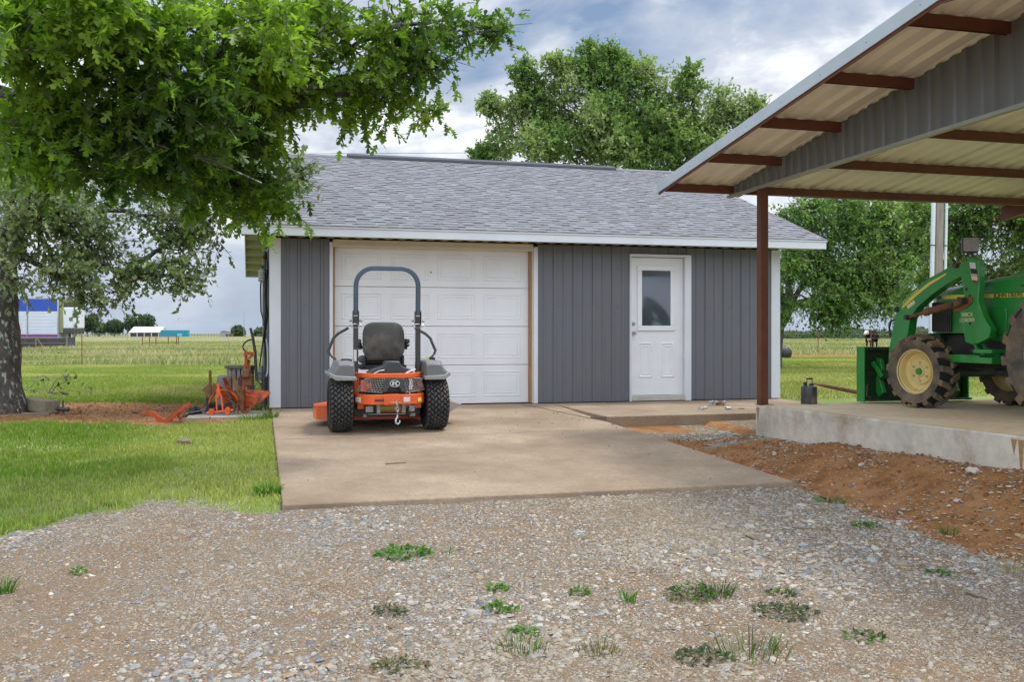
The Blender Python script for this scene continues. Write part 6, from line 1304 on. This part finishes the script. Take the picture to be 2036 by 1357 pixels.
# red oak whose limbs hang into the picture from the left
tree('red_oak', 'large red oak with bright lobed leaves overhanging from upper left, trunk out of view', (-7.2, 7.6, float(ground_z(-7.2, 7.6))), (-7.0, 7.6, 3.0), .30,
     [(60, 60, 140, 120, 6.8), (260, 80, 160, 130, 7.2), (470, 70, 150, 130, 7.6), (640, 50, 130, 110, 8), (790, 50, 100, 70, 8.4), (930, 65, 62, 26, 8.8, .8), (855, 120, 70, 45, 8.6, .9), (100, 220, 150, 110, 6.9), (330, 230, 160, 100, 7.4), (540, 175, 130, 100, 8), (700, 160, 95, 65, 8.4), (760, 205, 100, 18, 8.8, 1.3), (840, 225, 40, 11, 9, .8), (130, 280, 130, 45, 7.2), (350, 295, 130, 50, 7.6), (470, 280, 90, 60, 8), (535, 350, 32, 45, 8.7, 1.4), (550, 398, 20, 26, 8.8, 1.3), (520, 405, 24, 14, 8.8, 1.1), (480, 370, 45, 26, 8.5, .9), (515, 290, 50, 40, 8.5, 1.2), (400, 390, 60, 25, 8.2), (420, 340, 80, 35, 8.3), (230, 315, 70, 30, 7.6), (580, 190, 55, 30, 8.6), (490, 365, 40, 25, 8.5, .9), (985, 62, 25, 12, 8.9, 1.2),
      (150, -150, 260, 140, 7.4, .8), (560, -150, 250, 140, 8.2, .8), (850, -100, 160, 80, 8.8, .7)],
     None, 50, 13, .26, .102, -.2, [(.04, .085, .008), (.065, .13, .012), (.115, .20, .017), (.20, .30, .03)], LM_OAK, OAK, M['bark'], 31, [(-7.15, 7.6, 1.6)], .22, .006, .5, .75, .3, 6, extra=(.035, (.30, .20, .03)))
# post oak with the lichened trunk at the left edge
pb = at(3, 832, 13.05); pz = float(ground_z(pb.x, 13.05)); ft = at(2, 470, 13.3)
tree('post_oak', 'lichen covered post oak trunk at left edge with grey green rounded leaves', (pb.x, 13.05, pz), ft, .24,
     [(60, 430, 100, 80, 12.6), (190, 460, 110, 80, 12.6), (310, 430, 90, 80, 12.9), (395, 465, 40, 55, 12.9, .9), (100, 545, 90, 38, 12.3), (235, 550, 50, 45, 12.5), (325, 530, 50, 30, 12.7), (365, 520, 45, 30, 12.7), (150, 350, 160, 80, 13.4), (20, 500, 60, 70, 12.2), (330, 350, 120, 70, 13.5), (505, 275, 55, 50, 13.5), (450, 350, 60, 40, 13.4), (380, 555, 26, 14, 12.7, .8), (170, 590, 40, 16, 12.4, .8), (585, 345, 16, 11, 12.2, 1.6), (20, 330, 120, 90, 13.6), (495, 380, 40, 40, 13.2), (530, 300, 40, 40, 13)],
     None, 120, 11, .30, .085, -.1, [(.065, .115, .02), (.10, .16, .03), (.17, .22, .06), (.27, .31, .15)], LM_POST, POST, M['bark'], 32, [at(6, 660, 13.15)], .32, .006, .6, .8, .25, 7, extra=(.06, (.26, .20, .05)), flare=1.36, sides=22)
# pale elm behind the garage roof
eb = gpt(1240, 27); tree('elm_tree', 'tall spreading elm with windblown pale green leaves behind the garage roof', eb, at(1240, 430, 27), .27,
     [(1000, 300, 42, 36, 27), (1040, 250, 58, 55, 27), (1085, 200, 55, 50, 27), (1045, 165, 20, 34, 27, 1.2), (1172, 118, 24, 36, 27, 1.2), (1185, 165, 62, 48, 27), (1160, 235, 110, 75, 26.5), (1250, 185, 66, 55, 27), (1282, 150, 24, 34, 27, 1.2), (1330, 240, 90, 65, 27), (1368, 165, 18, 34, 27, 1.3), (1400, 260, 75, 55, 27), (1440, 210, 18, 34, 27, 1.2), (1478, 245, 24, 40, 27), (1130, 300, 115, 45, 26), (1260, 295, 120, 50, 26), (1390, 310, 95, 45, 26.5), (962, 312, 16, 18, 27, 1.2), (1498, 222, 10, 24, 27, 1.6), (1112, 140, 18, 26, 27, 1.2), (1225, 135, 20, 34, 27, 1.2), (970, 215, 14, 18, 27, 1.1), (1200, 250, 80, 60, 26.3), (1300, 260, 80, 60, 26.3), (1080, 280, 60, 40, 26.3)],
     None, 520, 12, .34, .108, .55, [(.06, .12, .02), (.09, .16, .028), (.15, .22, .05), (.30, .34, .17)], LM_ELM, ELM, M['bark2'], 33, None, .3, .010, .25, .5, .15, 13, depthmul=1.0)
# drooping dark tree right of the garage and a third one behind the pole
rb = gpt(1532, 28.5); tree('hackberry_tree', 'dark drooping shade tree leaning right beside the garage with low hanging twigs', rb, at(1575, 600, 28.5), .24,
     [(1585, 440, 70, 42, 28.5), (1560, 530, 36, 55, 28), (1625, 520, 75, 60, 28.5), (1690, 455, 80, 50, 29), (1720, 550, 66, 50, 28.5), (1640, 590, 56, 30, 28), (1700, 600, 45, 22, 28), (1790, 440, 80, 42, 29.5), (1790, 530, 56, 50, 29), (1552, 598, 18, 22, 28), (1762, 585, 36, 26, 28.5), (1600, 415, 60, 22, 29), (1840, 480, 40, 55, 29.5), (1665, 620, 30, 12, 28, 1.2), (1740, 440, 60, 50, 29), (1738, 500, 45, 40, 29), (1660, 540, 60, 50, 29.3), (1700, 400, 90, 30, 29.5)],
     None, 620, 12, .5, .105, -.35, [(.032, .09, .013), (.06, .135, .02), (.10, .20, .03), (.19, .28, .07)], LM_ELM, ELM, M['bark2'], 34, [at(1546, 650, 28.5)], .35, .010, .3, .6, .2, 12)
cb = gpt(2010, 23); tree('maple_tree', 'bright green tree with reddish dead leaf clusters behind the utility pole', cb, at(1985, 600, 23), .23,
     [(1838, 425, 55, 36, 23.5), (1905, 440, 76, 50, 23), (1990, 435, 80, 55, 23), (2050, 500, 80, 70, 23), (1905, 535, 55, 46, 23.5), (1975, 560, 60, 45, 23), (2090, 420, 100, 80, 22.5), (1855, 550, 26, 36, 23.8), (1820, 590, 20, 20, 24, .8), (1950, 380, 100, 50, 23)],
     None, 480, 12, .42, .105, .1, [(.06, .12, .02), (.095, .17, .028), (.16, .24, .045), (.32, .36, .17)], LM_ELM, ELM, M['bark2'], 35, None, .4, .009, .3, .6, .2, 12, extra=(.1, (.36, .14, .05)))
# distant trees on the left horizon
for i, (x, y, rx, ry, lb) in enumerate(((150, 647, 12, 14, 'small dark tree on the horizon right beside the trailer nose'), (174, 640, 20, 18, 'tall round tree behind the corral on left horizon'), (197, 652, 12, 11, 'low bushy tree between the corral and barn trees'), (228, 650, 17, 13, 'middle dark tree on the horizon left of the barn'), (277, 641, 30, 20, 'largest distant tree, rising behind the white barn roof'), (473, 658, 13, 9, 'rounded tree beside the thin mast on horizon'), (517, 661, 9, 7, 'small tree on the horizon next to the garage corner'))):
    Y = 405.; s = Y/F; rr = random.Random(50+i); q = gpt(x, Y); bl = [(x, y+ry*.1, rx*.7, ry*.8, Y), (x-rx*.4, y+ry*.55, rx*.5, ry*.45, Y), (x+rx*.4, y+ry*.55, rx*.5, ry*.45, Y)]
    for _ in range(7): a = rr.uniform(0, 6.28); bl.append((x+math.cos(a)*rx*.62, y+math.sin(a)*ry*.5, rx*.42, ry*.42, Y+rr.uniform(-3, 3), 1))
    tree('distant_tree', lb, q, at(x, y+ry*.6, Y), .35, bl, None, 1500 if i < 0 else 700, 3, .9, .75, .2, [(.05, .085, .045), (.07, .11, .055), (.10, .15, .07)], LM_FAR, ELM, M['bark2'], 60+i, None, .5, .03, .0, group='trees on the left horizon', sides=8)
rng = np.random.default_rng(77); n = 30000; xp = rng.uniform(1480, 2250, n); Y = rng.uniform(415, 470, n); X = (xp-CX)/F*Y; f = fbm(xp*.022, Y*.02, 3)+.3*(fbm(xp*.12, Y*0, 4)-.5)
top = CAMZ+(2.+10.5*sst(1600, 1690, xp)*np.clip(f*1.5-.2, .15, 1.)+5*(f-.4))*Y/F; zb = -4.5; z = zb+(top-zb)*rng.uniform(0, 1, n)**.6
pos = np.stack([X, Y, z], -1); leaf_mesh('far_woodland', pos, rng.normal(size=(n, 3)), rng.normal(size=(n, 3))+np.array([0, 0, .6]), rng.uniform(.6, 1.4, n), ELM, LM_FAR, np.array([(.05, .085, .045), (.07, .105, .055), (.095, .13, .065)])[rng.integers(0, 3, n)], None)
w_ = bpy.data.objects['far_woodland']; w_['kind'] = 'stuff'; w_['label'] = 'low line of distant woodland on the right horizon'
# fallen oak twig on the lawn, hanging dead twig
q0 = onground(95, 790, 16.3); ft_ = thing('fallen_branch', 'fallen leafy oak twig lying on the lawn right of the trunk', 'branch', q0); b = MB(); rng = np.random.default_rng(3)
ends = [onground(60, 788, 16.5, .05), onground(182, 788, 16.2, .06), onground(80, 770, 16.6, .28), onground(118, 772, 16.4, .3), onground(145, 768, 16.4, .32), onground(120, 792, 16, .05)]; P_, D_ = [], []
for e in ends:
    e = e-q0; limb(b, [(0, 0, .03), (e*.5)+Vector((0, 0, .1)), e], .011, .004, 6, 5, .02)
    for k in range(13): P_.append(np.array(e*random.uniform(.75, 1.05))+rng.normal(size=3)*.06+np.array([0, 0, .03])); D_.append(rng.normal(size=3))
b.build('twig', 'bark2', ft_); P_ = np.array(P_); leaf_mesh('leaves', P_, np.array(D_), rng.normal(size=P_.shape)+np.array([0, 0, .8]), rng.uniform(.06, .1, len(P_)), POST, LM_POST, np.array([(.07, .09, .03), (.13, .15, .08), (.035, .05, .02)])[rng.integers(0, 3, len(P_))], ft_)

# ------------------------------------------------------------ weeds in the gravel, each by itself
def weed(lb, x, y, r, h, n, kind, col, seed, name='weed', wd=.0035):
    c = gpx(x, y); rng = np.random.default_rng(seed); rad = r*rng.uniform(0, 1, n)**.6; a = rng.uniform(0, 6.283, n); X = rad*np.cos(a); Y = rad*np.sin(a)*.8
    Z = np.array(ground_z(c.x+X, c.y+Y))-c.z; cols = np.array(col)[rng.integers(0, len(col), n)]*rng.uniform(.7, 1.3, (n, 1))
    if kind == 'grass':
        o = blades(name, X*.75, Y*.75, Z, .85*h*rng.uniform(.35, 1., n), wd*rng.uniform(.7, 1.3, n), rng.uniform(.3, 1.1, n), cols, GRM, seed)
    else:
        d = np.stack([np.cos(a)+rng.normal(0, .6, n), np.sin(a)+rng.normal(0, .6, n), rng.uniform(-.1, .9, n)], -1); pos = np.stack([X, Y, Z+.7*h*rng.uniform(.05, 1, n)*(1-(rad/r)**2*.7)], -1)
        o = leaf_mesh(name, pos, d, rng.normal(size=(n, 3))*.5+np.array([0, 0, 1.]), rng.uniform(.6, 1.2, n)*wd*7, ELM, GRM, cols, None)
    o.location = c; tag(o, lb, 'weed', 'weeds growing in the gravel'); return o
BR = [(.06, .17, .02), (.09, .22, .03)]; DK = [(.05, .085, .04), (.075, .10, .055), (.12, .12, .07)]; DR = [(.16, .14, .06), (.11, .13, .05), (.2, .16, .08)]
weed('bright green leafy weed patch left of center in the gravel', 805, 1105, .17, .06, 170, 'leaf', BR, 101, wd=.0056); weed('thin upright green blade tuft beside the bright weed patch', 888, 1104, .03, .09, 9, 'grass', BR, 102)
weed('small bright rosette weed at center of the gravel', 985, 1175, .06, .035, 46, 'leaf', BR, 103, wd=.0045); weed('second bright rosette weed just below the center one', 995, 1215, .075, .045, 60, 'leaf', BR, 104, wd=.005); weed('small bright weed right of the center rosettes', 1152, 1182, .055, .045, 40, 'leaf', BR, 105, wd=.005); weed('lone tuft of upright grass right of center in gravel', 1248, 1198, .05, .11, 26, 'grass', BR, 106)
weed('large weed tuft with dark base and brown dead leaf', 1372, 1190, .12, .10, 190, 'leaf', DK+BR, 107, wd=.004); weed('feathery green weed tuft right beside the large dark tuft', 1425, 1186, .10, .12, 120, 'grass', BR+DK, 108, wd=.0025); weed('dark low spreading weed mat in gravel on the right', 1560, 1222, .16, .05, 260, 'leaf', DK, 109, wd=.0036); weed('small dark weed above the low spreading mat', 1555, 1184, .07, .05, 70, 'leaf', DK+BR, 110, wd=.0036)
weed('tall sprawling grass clump near the bottom right', 1490, 1300, .24, .15, 90, 'grass', BR+DK, 111, wd=.003); weed('grey green low weed left of the sprawling grass clump', 1400, 1310, .12, .045, 130, 'leaf', DK, 112, wd=.004); weed('sparse dry grass tuft below the center rosettes', 1035, 1290, .16, .07, 130, 'grass', DR+BR, 113, wd=.0025); weed('small bright weed above the sparse dry tuft', 1040, 1262, .07, .03, 45, 'leaf', BR, 114, wd=.0045); weed('dry brown grass tuft right of the sparse tuft', 1190, 1298, .12, .08, 90, 'grass', DR, 115, wd=.0022); weed('dusty low weed at lower left of the rosettes', 775, 1220, .08, .05, 90, 'leaf', DK+DR, 116, wd=.0036)
weed('dusty low weed near the bottom edge left of center', 795, 1330, .12, .05, 130, 'leaf', DK+DR, 117, wd=.0036); weed('small green tuft in the left gravel near the lawn', 222, 1008, .09, .06, 70, 'grass', BR, 120, wd=.003); weed('green tuft at the left edge of the gravel', 8, 1180, .06, .12, 60, 'grass', BR, 121, wd=.003); weed('lone small green weed in the left gravel', 157, 1142, .04, .05, 30, 'leaf', BR, 122, wd=.004); 
weed('low weed on the far right gravel below the bank', 1865, 1142, .06, .035, 45, 'leaf', BR, 124, wd=.0045); weed('bright low weed on the gravel near the bank foot', 1724, 1048, .09, .035, 60, 'leaf', BR, 125, wd=.0045); weed('small weed on the bank foot right of the driveway corner', 1650, 1000, .1, .05, 45, 'leaf', BR+DR, 126, wd=.006); weed('upright grass blades at the foot of the bank', 1885, 1035, .07, .12, 34, 'grass', BR, 127, wd=.003); weed('pale dry grass tuft on the dirt bank at right edge', 2020, 1040, .12, .16, 60, 'grass', [(.34, .28, .16), (.4, .34, .2)], 128, wd=.0022)
weed('low weed at the lower right beside the grey mat', 1720, 1270, .08, .03, 60, 'leaf', BR+DK, 129, wd=.004); weed('grass clump at the driveway front left corner', 533, 985, .14, .13, 220, 'grass', BR, 131, wd=.0035); weed('tall grass growing along the front of the concrete pad', 500, 838, .22, .16, 190, 'grass', [(.12, .2, .04), (.2, .25, .08)], 132, wd=.0045); weed('tall grass tuft at the garage corner by the driveway', 540, 836, .10, .2, 130, 'grass', [(.10, .2, .03), (.17, .25, .06)], 133, wd=.0045)
